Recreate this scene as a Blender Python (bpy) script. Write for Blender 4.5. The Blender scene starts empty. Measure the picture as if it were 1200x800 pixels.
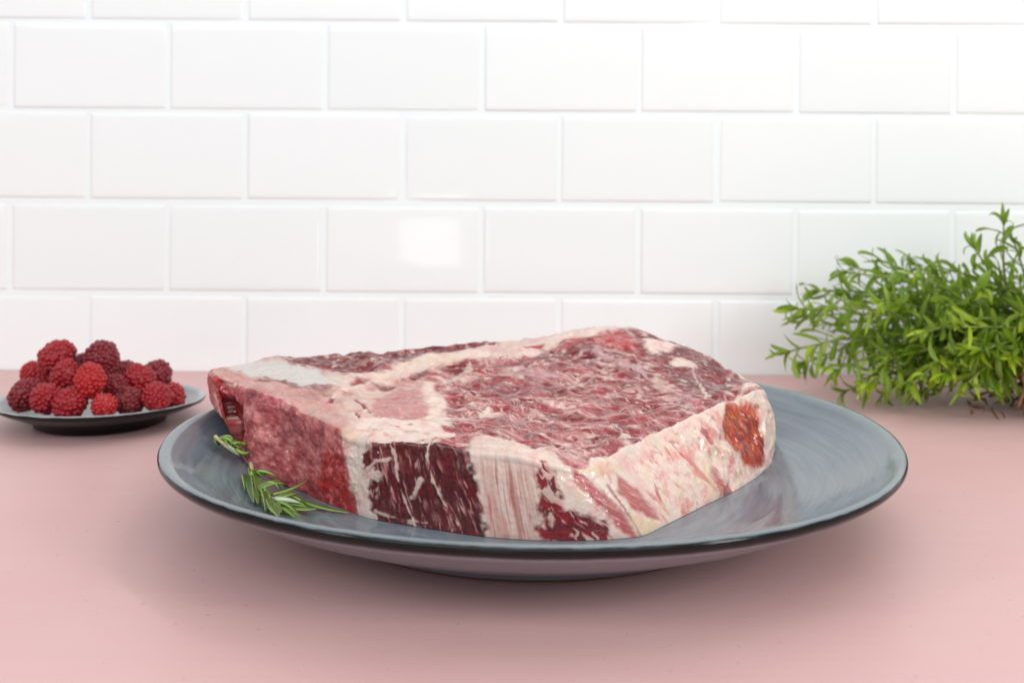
import bpy, bmesh, math, random
import numpy as np
from mathutils import Vector, Matrix, Quaternion

# ------------------------------------------------------------------ camera, world, lamps, exposure
S = bpy.context.scene
COL = S.collection
rad = math.radians

cam_d = bpy.data.cameras.new('camera')
cam = bpy.data.objects.new('camera', cam_d); COL.objects.link(cam)
cam.location = (-0.008, -0.422, 0.130)
cam.rotation_euler = (Matrix.Rotation(rad(-0.4), 3, 'Y') @ Matrix.Rotation(rad(90), 3, 'X')).to_euler()
cam_d.sensor_width = 36.0
cam_d.lens = 37.47
cam_d.shift_y = -0.1633
cam_d.clip_start = 0.01; cam_d.clip_end = 50
cam_d.dof.use_dof = True
cam_d.dof.focus_distance = 0.385
cam_d.dof.aperture_fstop = 13.5
cam_d.dof.aperture_blades = 0
S.camera = cam

W = bpy.data.worlds.new('World'); S.world = W; W.use_nodes = True
W.node_tree.nodes['Background'].inputs[0].default_value = (0.95, 0.98, 1.0, 1)
W.node_tree.nodes['Background'].inputs[1].default_value = 0.42

def area_lamp(name, loc, target, sx, sy, watts, col=(1, 1, 1)):
    d = bpy.data.lights.new(name, 'AREA'); d.shape = 'RECTANGLE'
    d.size, d.size_y, d.energy, d.color = sx, sy, watts, col
    o = bpy.data.objects.new(name, d); COL.objects.link(o)
    o.location = loc
    o.rotation_euler = (Vector(target) - Vector(loc)).to_track_quat('-Z', 'Y').to_euler()
    return o
area_lamp('key_softbox', (0.25, -0.04, 0.85), (0.0, 0.0, 0.0), 1.3, 0.8, 1.5, (1.0, 0.99, 0.98))
area_lamp('highlight_strip', (0.15, 0.17, 0.72), (0.0, 0.05, 0.0), 1.1, 0.035, 0.9, (1.0, 0.99, 0.98))  # added strip lamp, draws highlights on the ridges of the steak
area_lamp('glint_lamp', (0.95, -0.70, 0.55), (0.0, 0.0, 0.03), 0.22, 0.30, 4.2, (1.0, 0.98, 0.95))  # added lamp that puts glints on the wet cut faces
area_lamp('glint_lamp', (-0.95, -0.65, 0.60), (0.0, 0.0, 0.03), 0.16, 0.22, 1.6, (1.0, 0.98, 0.95))  # weaker added glint lamp for the left face
area_lamp('front_softbox', (-0.06, -0.95, 0.66), (0.0, 0.04, 0.0), 1.7, 0.5, 6.3, (0.95, 0.99, 1.0))
area_lamp('wall_fill', (0.0, -1.60, 0.35), (0.0, 0.27, 0.35), 2.8, 1.2, 0.8, (0.92, 0.98, 1.0))  # added broad fill that brightens the wall from low in front
for lx, lz, w, h in ((-0.156, -0.014, 0.118, 0.152),):
    area_lamp('window_lamp', (lx, -1.0, lz), (lx, 0.275, lz), w, h, 1.0 * w * h * 3.14 * 3.0)

S.view_settings.view_transform = 'Standard'
S.view_settings.look = 'None'
S.view_settings.exposure = 0.16
S.view_settings.gamma = 1.0
S.view_settings.use_curve_mapping = False
S.cycles.max_bounces = 8
S.cycles.use_denoising = True

random.seed(7)
RNG = np.random.default_rng(11)

# ------------------------------------------------------------------ helpers
def srgb(r, g, b):
    f = lambda c: (c / 255 / 12.92) if c / 255 <= 0.04045 else ((c / 255 + 0.055) / 1.055) ** 2.4
    return (f(r), f(g), f(b))

def link(name, me, mat=None, parent=None):
    o = bpy.data.objects.new(name, me); COL.objects.link(o)
    if mat is not None and not me.materials: me.materials.append(mat)
    if parent is not None: o.parent = parent
    return o

def empty(name, loc=(0, 0, 0)):
    o = bpy.data.objects.new(name, None); COL.objects.link(o); o.location = loc
    o.empty_display_size = 0.01
    return o

def tag(o, label=None, cat=None, group=None, kind=None):
    if label: o['label'] = label
    if cat: o['category'] = cat
    if group: o['group'] = group
    if kind: o['kind'] = kind
    return o

def np_mesh(name, verts, faces, smooth=True):
    """verts (N,3); faces: list of index arrays, each (M,3) or (M,4)"""
    me = bpy.data.meshes.new(name)
    verts = np.asarray(verts, np.float32)
    me.vertices.add(len(verts)); me.vertices.foreach_set('co', verts.ravel())
    idx = np.concatenate([np.asarray(f, np.int32).ravel() for f in faces])
    tot = np.concatenate([np.full(len(f), np.asarray(f).shape[1], np.int32) for f in faces])
    st = np.concatenate([[0], np.cumsum(tot)[:-1]]).astype(np.int32)
    me.loops.add(len(idx)); me.loops.foreach_set('vertex_index', idx)
    me.polygons.add(len(tot)); me.polygons.foreach_set('loop_start', st); me.polygons.foreach_set('loop_total', tot)
    me.update(calc_edges=True); me.validate()
    me.polygons.foreach_set('use_smooth', np.full(len(me.polygons), smooth))
    return me

def color_attr(me, name, rgb):
    a = me.color_attributes.new(name, 'FLOAT_COLOR', 'POINT')
    c = np.ones((len(me.vertices), 4), np.float32); c[:, :3] = rgb
    a.data.foreach_set('color', c.ravel())

def float_attr(me, name, v):
    a = me.attributes.new(name, 'FLOAT', 'POINT')
    a.data.foreach_set('value', np.asarray(v, np.float32))

def lathe(name, prof, n=160, wob=None):
    """prof: closed list of (r, z) from the axis round to the axis"""
    prof = np.array(prof, float); m = len(prof)
    a = np.linspace(0, 2 * np.pi, n, endpoint=False)
    V = np.zeros((m, n, 3))
    V[:, :, 0] = prof[:, 0:1] * np.cos(a); V[:, :, 1] = prof[:, 0:1] * np.sin(a); V[:, :, 2] = prof[:, 1:2]
    if wob is not None: V[:, :, 2] += wob(prof[:, 0:1], a[None, :])
    i = np.arange(m - 1)[:, None] * n; j = np.arange(n)[None, :]; k = (j + 1) % n
    q = np.stack([i + j, i + k, i + n + k, i + n + j], -1).reshape(-1, 4)
    return np_mesh(name, V.reshape(-1, 3), [q])

class NT:
    def __init__(s, name):
        s.m = bpy.data.materials.new(name); s.m.use_nodes = True
        s.t = s.m.node_tree; s.N = s.t.nodes; s.L = s.t.links
        s.b = s.N['Principled BSDF']
    def node(s, t, **kw):
        n = s.N.new(t)
        for k, v in kw.items():
            if k in n.inputs: s.put(n.inputs[k], v)
            else: setattr(n, k, v)
        return n
    def put(s, sock, v):
        if hasattr(v, 'is_output'): s.L.new(v, sock)
        elif isinstance(v, tuple) and len(v) == 3 and sock.type == 'RGBA': sock.default_value = (*v, 1)
        else: sock.default_value = v
    def set(s, **kw):
        for k, v in kw.items(): s.put(s.b.inputs[k.replace('_', ' ')], v)
    def coord(s, which='Object'):
        return s.node('ShaderNodeTexCoord').outputs[which]
    def mapping(s, v, scale):
        return s.node('ShaderNodeMapping', Vector=v, Scale=scale).outputs[0]
    def noise(s, v, scale, detail=3.0, rough=0.55, dist=0.0):
        return s.node('ShaderNodeTexNoise', Vector=v, Scale=scale, Detail=detail, Roughness=rough, Distortion=dist).outputs[0]
    def ramp(s, f, *stops):
        n = s.node('ShaderNodeValToRGB', Fac=f); e = n.color_ramp.elements
        while len(e) < len(stops): e.new(0.5)
        for el, (p, c) in zip(e, stops):
            el.position = p; el.color = (*c, 1) if isinstance(c, tuple) else (c, c, c, 1)
        return n.outputs[0]
    def math(s, op, a, b=0.0):
        n = s.node('ShaderNodeMath', operation=op); s.put(n.inputs[0], a); s.put(n.inputs[1], b); return n.outputs[0]
    def mix(s, f, a, b, mode='MIX'):
        n = s.node('ShaderNodeMix', data_type='RGBA', blend_type=mode)
        s.put(n.inputs[0], f); s.put(n.inputs[6], a); s.put(n.inputs[7], b); return n.outputs[2]
    def bump(s, h, strength, dist, normal=None):
        n = s.node('ShaderNodeBump', Height=h, Strength=strength, Distance=dist)
        if normal is not None: s.L.new(normal, n.inputs['Normal'])
        return n.outputs[0]
    def attr(s, name, out='Color'):
        return s.node('ShaderNodeAttribute', attribute_name=name).outputs[out]

# ------------------------------------------------------------------ materials
def mat_table():
    m = NT('pink_painted_board'); c = m.coord()
    n1 = m.noise(c, 5.0, 4, 0.6); n2 = m.noise(c, 60.0, 4, 0.6); n3 = m.noise(m.mapping(c, (14, 120, 1)), 1.0, 4, 0.6)
    col = m.mix(m.ramp(n1, (0.3, 0.0), (0.7, 1.0)), srgb(216, 172, 170), srgb(221, 182, 179))
    col = m.mix(m.ramp(n3, (0.35, 0.0), (0.75, 0.10)), col, srgb(190, 152, 150))
    speck = m.ramp(m.noise(c, 420.0, 1, 0.5), (0.735, 0.0), (0.78, 0.55))
    col = m.mix(speck, col, srgb(176, 128, 126))
    m.set(Base_Color=col, Roughness=0.42)
    b = m.bump(n2, 0.12, 0.0006); m.set(Normal=b)
    m.b.inputs['Specular IOR Level'].default_value = 0.28
    return m.m

def mat_tile():
    m = NT('white_glazed_tile'); c = m.coord()
    oi = m.node('ShaderNodeObjectInfo').outputs['Random']
    col = m.mix(oi, srgb(241, 245, 245), srgb(245, 248, 248))
    col = m.mix(m.ramp(m.noise(c, 30.0, 3), (0.35, 0.0), (0.7, 0.4)), col, srgb(240, 244, 244))
    m.set(Base_Color=col, Roughness=0.06, Specular_IOR_Level=0.32, Normal=m.bump(m.noise(c, 28.0, 2, 0.4), 0.10, 0.0008))
    return m.m

def mat_grout():
    m = NT('white_grout'); c = m.coord()
    n = m.noise(c, 900.0, 3)
    m.set(Base_Color=m.mix(n, srgb(240, 246, 247), srgb(244, 250, 251)), Roughness=0.85, Normal=m.bump(n, 0.3, 0.0004))
    return m.m

def mat_stoneware(name, face, streak, under, lip, under_c, rough=0.2):
    """glazed stoneware: 'band' 0 = glazed face, 1 = lip, 2 = dark edge and underside, 3 = bare clay foot"""
    m = NT(name); c = m.coord()
    sep = m.node('ShaderNodeSeparateXYZ', Vector=c)
    x, y = sep.outputs[0], sep.outputs[1]
    r = m.math('SQRT', m.math('ADD', m.math('MULTIPLY', x, x), m.math('MULTIPLY', y, y)))
    th = m.math('ARCTAN2', y, x)
    cb = m.node('ShaderNodeCombineXYZ')
    m.put(cb.inputs[0], m.math('MULTIPLY', r, 330.0)); m.put(cb.inputs[1], m.math('MULTIPLY', th, 2.2))
    ring = m.noise(cb.outputs[0], 1.0, 4, 0.65, 0.3)
    cb2 = m.node('ShaderNodeCombineXYZ')
    m.put(cb2.inputs[0], m.math('MULTIPLY', r, 60.0)); m.put(cb2.inputs[1], m.math('MULTIPLY', th, 1.1))
    ring2 = m.noise(cb2.outputs[0], 1.0, 3, 0.6)
    cloud = m.noise(c, 22.0, 4, 0.6)
    col = m.mix(m.ramp(ring, (0.34, 0.0), (0.80, 0.75)), face, streak)
    col = m.mix(m.ramp(ring2, (0.4, 0.0), (0.8, 0.35)), col, under)
    col = m.mix(m.ramp(cloud, (0.45, 0.0), (0.85, 0.3)), col, srgb(124, 120, 120))
    band = m.math('ADD', m.attr('band', 'Fac'), m.math('MULTIPLY', m.math('SUBTRACT', m.noise(c, 130.0, 3), 0.5), 0.5))
    f1 = m.ramp(band, (0.35, 0.0), (0.65, 1.0))
    lipc = m.mix(m.noise(c, 90.0, 3), lip, face)
    col = m.mix(f1, col, lipc)
    f2 = m.node('ShaderNodeMapRange', Value=band); f2.inputs[1].default_value = 1.35; f2.inputs[2].default_value = 1.6
    dark = m.mix(m.noise(c, 160.0, 3), srgb(12, 12, 12), srgb(30, 27, 26))
    col = m.mix(f2.outputs[0], col, dark)
    f3 = m.node('ShaderNodeMapRange', Value=band); f3.inputs[1].default_value = 2.3; f3.inputs[2].default_value = 2.7
    col = m.mix(f3.outputs[0], col, under_c)
    f4 = m.node('ShaderNodeMapRange', Value=band); f4.inputs[1].default_value = 3.4; f4.inputs[2].default_value = 3.6
    col = m.mix(f4.outputs[0], col, srgb(120, 72, 48))
    rg = m.ramp(ring, (0.25, rough), (0.8, rough + 0.10))
    m.set(Base_Color=col, Roughness=rg, Specular_IOR_Level=m.math('SUBTRACT', 0.5, m.math('MULTIPLY', m.math('SUBTRACT', f2.outputs[0], f3.outputs[0]), 0.28)))
    b = m.bump(ring, 0.10, 0.0006); b = m.bump(cloud, 0.15, 0.0015, b); b = m.bump(m.noise(c, 420.0, 2), 0.05, 0.0004, b)
    m.set(Normal=b)
    return m.m

def mat_meat():
    m = NT('raw_beef'); c = m.coord()
    base = m.attr('tissue')
    wet = m.attr('wet', 'Fac')
    n1 = m.noise(c, 1500.0, 3, 0.6); n2 = m.noise(c, 420.0, 4, 0.65); n3 = m.noise(m.mapping(c, (1, 1, 0.35)), 900.0, 3, 0.6)
    col = m.mix(m.ramp(n2, (0.3, 0.0), (0.75, 0.30)), base, m.mix(1.0, base, (0.70, 0.55, 0.55), 'MULTIPLY'))
    col = m.mix(m.ramp(n1, (0.5, 0.0), (0.8, 0.06)), col, srgb(236, 205, 196))
    rg = m.math('ADD', m.math('MULTIPLY', wet, -0.34), 0.54)
    rg = m.math('ADD', rg, m.math('MULTIPLY', m.math('SUBTRACT', n2, 0.5), 0.35))
    m.set(Base_Color=col, Roughness=rg, Coat_Weight=m.math('MULTIPLY', wet, m.ramp(m.noise(c, 130.0, 3, 0.6), (0.36, 0.2), (0.60, 1.0))), Coat_Roughness=0.10)
    m.b.inputs['Subsurface Weight'].default_value = 0.2
    m.b.inputs['Subsurface Radius'].default_value = (1.0, 0.40, 0.30)
    m.b.inputs['Subsurface Scale'].default_value = 0.0022
    m.b.inputs['Specular IOR Level'].default_value = 0.38
    b = m.bump(n2, 0.18, 0.0007); b = m.bump(n3, 0.08, 0.0004, b)
    m.set(Normal=b, Coat_Normal=m.bump(m.noise(c, 210.0, 1.0, 0.5), 0.75, 0.0020))
    return m.m

def mat_berry(name, a, bcol, rough, dust):
    m = NT(name); c = m.coord(); pit = m.attr('pit', 'Fac')
    n = m.noise(c, 260.0, 3); n2 = m.noise(c, 1800.0, 2)
    col = m.mix(m.ramp(n, (0.3, 0.0), (0.7, 1.0)), a, bcol)
    col = m.mix(m.math('MULTIPLY', m.ramp(n2, (0.5, 0.0), (0.8, 1.0)), dust), col, srgb(205, 140, 140))
    m.set(Base_Color=col, Roughness=rough, Normal=m.bump(n2, 0.25, 0.0002))
    m.b.inputs['Subsurface Weight'].default_value = 0.2
    m.b.inputs['Subsurface Radius'].default_value = (1.0, 0.12, 0.12)
    m.b.inputs['Subsurface Scale'].default_value = 0.0025
    return m.m

def mat_leaf(name, top, light, back, rough, trans=0.25, vein=0.35):
    m = NT(name); c = m.coord(); a = m.attr('across', 'Fac')
    oi = m.node('ShaderNodeObjectInfo').outputs['Random']
    n = m.noise(c, 160.0, 3)
    col = m.mix(oi if trans else m.math('MULTIPLY', oi, 0.35), top, light)
    col = m.mix(m.ramp(n, (0.35, 0.0), (0.75, 0.4)), col, m.mix(1.0, col, (0.55, 0.6, 0.4), 'MULTIPLY'))
    col = m.mix(m.ramp(a, (0.0, vein), (0.22, 0.0)) if trans else m.ramp(a, (0.66, 0.0), (0.96, vein)), col, light)  # leaves: midrib vein; opaque needles: highlights painted pale along the rims
    geo = m.node('ShaderNodeNewGeometry').outputs['Backfacing']
    col = m.mix(geo, col, back) if back else col
    m.set(Base_Color=col, Roughness=rough, Normal=m.bump(n, 0.2, 0.0004))
    if trans:
        tr = m.node('ShaderNodeBsdfTranslucent', Color=col)
        mx = m.node('ShaderNodeMixShader'); mx.inputs[0].default_value = trans
        m.L.new(m.b.outputs[0], mx.inputs[1]); m.L.new(tr.outputs[0], mx.inputs[2])
        m.L.new(mx.outputs[0], m.N['Material Output'].inputs[0])
    return m.m

def mat_plain(name, a, b, rough, scale=200.0):
    m = NT(name); c = m.coord(); n = m.noise(c, scale, 4, 0.6)
    m.set(Base_Color=m.mix(m.ramp(n, (0.3, 0.0), (0.7, 1.0)), a, b), Roughness=rough, Normal=m.bump(n, 0.5, 0.0008))
    return m.m

# ------------------------------------------------------------------ table and tiled wall
WALL_Y = 0.275
bm = bmesh.new()
bmesh.ops.create_cube(bm, size=1)
for v in bm.verts:
    v.co = Vector((v.co.x * 2.0, -0.24 + (v.co.y + 0.5) * (WALL_Y - 0.0006 + 0.24), -0.03 + (v.co.z + 0.5) * 0.03))
bmesh.ops.bevel(bm, geom=[e for e in bm.edges if all(v.co.y < -0.2 for v in e.verts)], offset=0.003, segments=3, affect='EDGES')
me = bpy.data.meshes.new('tabletop'); bm.to_mesh(me); bm.free()
tag(link('tabletop', me, mat_table()), 'matte dusty pink tabletop in front of the white tiled wall', 'table')

bm = bmesh.new()
bmesh.ops.create_cube(bm, size=1)
for v in bm.verts:
    v.co = Vector((v.co.x * 2.0, WALL_Y + 0.0006 + (v.co.y + 0.5) * 0.02, -0.06 + (v.co.z + 0.5) * 0.66))
me = bpy.data.meshes.new('wall'); bm.to_mesh(me); bm.free()
wall = tag(link('wall', me, mat_grout()), 'white glossy tiled wall behind the pink table', 'wall')

TW, TH, TD = 0.0988, 0.0556, 0.007
def tile_mesh():
    nx, nz = 21, 13
    def spaced(n, half):
        t = np.linspace(-1, 1, n); e = np.sign(t) * (1 - (1 - np.abs(t)) ** 1.7); return e * half
    xs, zs = spaced(nx, TW / 2), spaced(nz, TH / 2)
    X, Z = np.meshgrid(xs, zs)
    dx = TW / 2 - np.abs(X); dz = TH / 2 - np.abs(Z)
    d = np.minimum(dx, dz); R = 0.0024
    drop = np.where(d < R, R - np.sqrt(np.maximum(R * R - (R - d) ** 2, 0)), 0) * 0.10
    pil = 0.00010 * ((X / (TW / 2)) ** 2 + (Z / (TH / 2)) ** 2)
    Y = -TD / 2 + drop + pil
    V = np.stack([X, Y, Z], -1).reshape(-1, 3)
    i = np.arange(nz - 1)[:, None] * nx; j = np.arange(nx - 1)[None, :]
    q = np.stack([i + j, i + j + 1, i + nx + j + 1, i + nx + j], -1).reshape(-1, 4)
    loop = list(range(nx)) + [k * nx + nx - 1 for k in range(1, nz)] + [(nz - 1) * nx + k for k in range(nx - 2, -1, -1)] + [k * nx for k in range(nz - 2, 0, -1)]
    b = V[loop].copy(); b[:, 1] = TD / 2
    o = len(V); V = np.concatenate([V, b]); L = np.array(loop); k = np.arange(len(L)); k2 = (k + 1) % len(L)
    side = np.stack([L[k2], L[k], o + k, o + k2], -1)
    return np_mesh('tile', V, [q, side])
tm = tile_mesh(); tm.materials.append(mat_tile())
rows = [(0.0204, 0), (0.0800, 1), (0.1403, 0), (0.1992, 1), (0.2574, 0), (0.3165, 1)]
for zc, odd in rows:
    for k in range(-6, 6):
        x = (-0.0280 if odd else 0.0230) + k * 0.1028 + 0.0514
        t = link('tile', tm, parent=wall)
        t.location = (x + random.uniform(-.0004, .0004), WALL_Y + TD / 2 + random.uniform(-0.0001, 0.0001), zc + random.uniform(-.0003, .0003))
        t.rotation_euler = (rad(random.uniform(-0.25, 0.25)), rad(random.uniform(-0.12, 0.12)), rad(random.uniform(-0.25, 0.25)))
        if abs(zc - 0.08) < 0.001 and abs(x + 0.0794) < 0.01:
            t.rotation_euler = (0, 0, 0)

# ------------------------------------------------------------------ plates
def plate_wobble(r, a):
    k = np.clip((r - 0.095) / 0.045, 0, 1) ** 1.3
    g = lambda c, w: np.exp(-((np.angle(np.exp(1j * (a - c)))) / w) ** 2)
    return k * (-0.0028 * g(rad(152), 0.42) - 0.0008 * g(rad(200), 0.4) + 0.0006 * np.sin(3 * a + 0.6))

def band_attr(me, prof, bands, n):
    float_attr(me, 'band', np.repeat(np.array(bands, np.float32), n))

def densify(pr):
    out = []
    for (r0, z0, b0), (r1, z1, b1) in zip(pr[:-1], pr[1:]):
        k = max(1, int(np.hypot(r1 - r0, z1 - z0) / 0.0025))
        for i in range(k):
            t = i / k; out.append((r0 + (r1 - r0) * t, z0 + (z1 - z0) * t, b0 + (b1 - b0) * t))
    out.append(pr[-1]); return out

big = [(0.0002, .0100, 0), (.050, .0101, 0), (.090, .0105, 0), (.0945, .0107, 0), (.0965, .0116, 0), (.0985, .0125, 0), (.104, .0142, 0), (.115, .0180, 0), (.125, .0228, 0),
       (.1325, .0276, 0), (.1352, .0297, .6), (.1375, .0309, 1), (.1392, .0310, 1), (.1398, .0306, 1.5), (.1403, .0297, 2), (.1402, .0288, 2), (.1396, .0280, 2), (.1386, .0271, 2.5), (.1372, .0260, 3),
       (.1325, .0236, 3), (.120, .0168, 3), (.105, .0105, 3), (.093, .0068, 3), (.0865, .0052, 3), (.0850, .0046, 3), (.0838, .0025, 3), (.0832, .0012, 3.2), (.0826, .0004, 4),
       (.081, 0, 4), (.077, 0, 4), (.0755, .002, 4), (.074, .005, 2), (.0002, .0055, 2)]
big = densify(big)
plate_mat = mat_stoneware('blue_grey_stoneware', srgb(104, 117, 127), srgb(144, 156, 164), srgb(92, 99, 109), srgb(126, 136, 136), srgb(122, 127, 140), 0.09)
me = lathe('dinner_plate', [(r, z) for r, z, b in big], 256, plate_wobble)
band_attr(me, None, [b for r, z, b in big], 256)
tag(link('dinner_plate', me, plate_mat), 'large blue grey stoneware plate with dark rim edge under the raw steak', 'plate')

DISH = Vector((-0.2205, 0.1317, 0.0))
small = [(0.0002, .0052, 0), (.030, .0054, 0), (.0365, .0062, 0), (.042, .0082, 0), (.0485, .0108, 0), (.0512, .0120, .7), (.0528, .0126, 1), (.0538, .0124, 1.3), (.0541, .0115, 2),
         (.0535, .0105, 2), (.048, .0082, 2), (.041, .0058, 2), (.0365, .0046, 2), (.0345, .0030, 2), (.0335, .0006, 2), (.0325, 0, 2), (.030, 0, 2), (.029, .002, 2), (.0002, .0025, 2)]
small = densify(small)
dish_mat = mat_stoneware('grey_stoneware', srgb(122, 128, 131), srgb(152, 158, 161), srgb(108, 112, 117), srgb(196, 200, 202), srgb(48, 40, 38), 0.16)
me = lathe('side_dish', [(r, z) for r, z, b in small], 128, lambda r, a: -0.0018 * np.sin(a) * np.clip((r - 0.036) / 0.018, 0, 1))
band_attr(me, None, [b for r, z, b in small], 128)
dish = tag(link('side_dish', me, dish_mat), 'small grey saucer with dark brown outside holding raspberries', 'dish')
dish.location = DISH; dish.scale = (0.965, 0.965, 1.0)

# ------------------------------------------------------------------ steak
_tab = np.random.default_rng(3).normal(size=(256, 3)); _tab /= np.linalg.norm(_tab, axis=1)[:, None]
def gnoise(p):
    """gradient noise, p (N,3) -> about [-1,1]"""
    p = np.asarray(p, np.float64); i = np.floor(p).astype(np.int64); f = p - i; u = f * f * f * (f * (f * 6 - 15) + 10)
    out = np.zeros(len(p))
    for dx in (0, 1):
        wx = u[:, 0] if dx else 1 - u[:, 0]
        for dy in (0, 1):
            wy = u[:, 1] if dy else 1 - u[:, 1]
            for dz in (0, 1):
                wz = u[:, 2] if dz else 1 - u[:, 2]
                h = ((i[:, 0] + dx) * 73856093) ^ ((i[:, 1] + dy) * 19349663) ^ ((i[:, 2] + dz) * 83492791)
                h = (h ^ (h >> 13)) * 1274126177; g = _tab[(h ^ (h >> 16)) & 255]
                out += wx * wy * wz * (g[:, 0] * (f[:, 0] - dx) + g[:, 1] * (f[:, 1] - dy) + g[:, 2] * (f[:, 2] - dz))
    return out * 1.6
def fbm(p, scale, octv=3, seed=0.0, gain=0.5):
    """scale = size of the largest feature in the units of p (number or triple)"""
    q = np.asarray(p) / np.asarray(scale, float) + seed * 17.31; o = 0; a = 1; t = 0
    for k in range(octv):
        o = o + a * gnoise(q * 2.03 ** k + k * 5.7); t += a; a *= gain
    return o / t
def ridge(p, scale, octv=3, seed=0.0):
    q = np.asarray(p) / np.asarray(scale, float) + seed * 17.31; o = 0; a = 1; t = 0
    for k in range(octv):
        o = o + a * (1 - 2.2 * np.abs(gnoise(q * 2.03 ** k + k * 5.7))); t += a; a *= 0.55
    return o / t
def sst(a, b, x):
    t = np.clip((x - a) / (b - a), 0, 1); return t * t * (3 - 2 * t)

# outline of the steak, once round it from the bone end along the cut faces to the back: foot x y z, upper edge x y z (metres)
RING = np.array([
    (-0.1234, 0.0068, 0.0310, -0.1279, 0.0068, 0.0488),
    (-0.1182, 0.0058, 0.0210, -0.1204, 0.0058, 0.0460),
    (-0.1089, -0.0096, 0.0160, -0.1065, -0.0096, 0.0464),
    (-0.0984, -0.0149, 0.0127, -0.0954, -0.0149, 0.0440),
    (-0.0873, -0.0216, 0.0105, -0.0859, -0.0216, 0.0403),
    (-0.0735, -0.0367, 0.0105, -0.0737, -0.0367, 0.0391),
    (-0.0637, -0.0461, 0.0104, -0.0645, -0.0461, 0.0369),
    (-0.0569, -0.0525, 0.0104, -0.0571, -0.0525, 0.0368),
    (-0.0450, -0.0585, 0.0104, -0.0452, -0.0585, 0.0386),
    (-0.0300, -0.0651, 0.0104, -0.0317, -0.0651, 0.0401),
    (-0.0156, -0.0707, 0.0104, -0.0186, -0.0707, 0.0391),
    (0.0012, -0.0736, 0.0104, -0.0023, -0.0736, 0.0374),
    (0.0180, -0.0733, 0.0104, 0.0080, -0.0733, 0.0349),
    (0.0308, -0.0706, 0.0104, 0.0152, -0.0706, 0.0331),
    (0.0374, -0.0672, 0.0104, 0.0202, -0.0672, 0.0339),
    (0.0490, -0.0529, 0.0104, 0.0311, -0.0529, 0.0354),
    (0.0644, -0.0334, 0.0104, 0.0455, -0.0334, 0.0367),
    (0.0791, -0.0153, 0.0104, 0.0626, -0.0153, 0.0393),
    (0.0942, 0.0072, 0.0108, 0.0820, 0.0072, 0.0406),
    (0.0996, 0.0153, 0.0131, 0.0921, 0.0153, 0.0425),
    (0.1035, 0.0350, 0.0158, 0.1013, 0.0350, 0.0364),
    (0.1000, 0.0550, 0.0171, 0.0965, 0.0550, 0.0402),
    (0.0864, 0.0700, 0.0172, 0.0864, 0.0700, 0.0440),
    (0.0734, 0.0830, 0.0171, 0.0734, 0.0830, 0.0493),
    (0.0584, 0.0920, 0.0164, 0.0584, 0.0920, 0.0535),
    (0.0390, 0.0960, 0.0146, 0.0390, 0.0960, 0.0561),
    (0.0174, 0.0960, 0.0124, 0.0174, 0.0960, 0.0526),
    (-0.0074, 0.0930, 0.0112, -0.0074, 0.0930, 0.0492),
    (-0.0319, 0.0880, 0.0112, -0.0319, 0.0880, 0.0486),
    (-0.0598, 0.0810, 0.0136, -0.0598, 0.0810, 0.0471),
    (-0.0865, 0.0720, 0.0177, -0.0865, 0.0720, 0.0460),
    (-0.1118, 0.0610, 0.0248, -0.1118, 0.0610, 0.0454),
    (-0.1297, 0.0480, 0.0312, -0.1297, 0.0480, 0.0449),
    (-0.1358, 0.0360, 0.0315, -0.1358, 0.0360, 0.0448),
])
NV, NB = 1000, 300           # columns along the outline: the cut faces, the back
NSIDE, NTOP = 84, 170
def catmull(P, n_per):
    m = len(P); out = []
    for i in range(m):
        p0, p1, p2, p3 = P[i - 1], P[i], P[(i + 1) % m], P[(i + 2) % m]
        t = np.linspace(0, 1, n_per, endpoint=False)[:, None]
        tau = 0.45
        m1 = (p2 - p0) * tau; m2 = (p3 - p1) * tau
        out.append((2 * t**3 - 3 * t**2 + 1) * p1 + (t**3 - 2 * t**2 + t) * m1 + (-2 * t**3 + 3 * t**2) * p2 + (t**3 - t**2) * m2)
    return np.concatenate(out)
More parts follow.
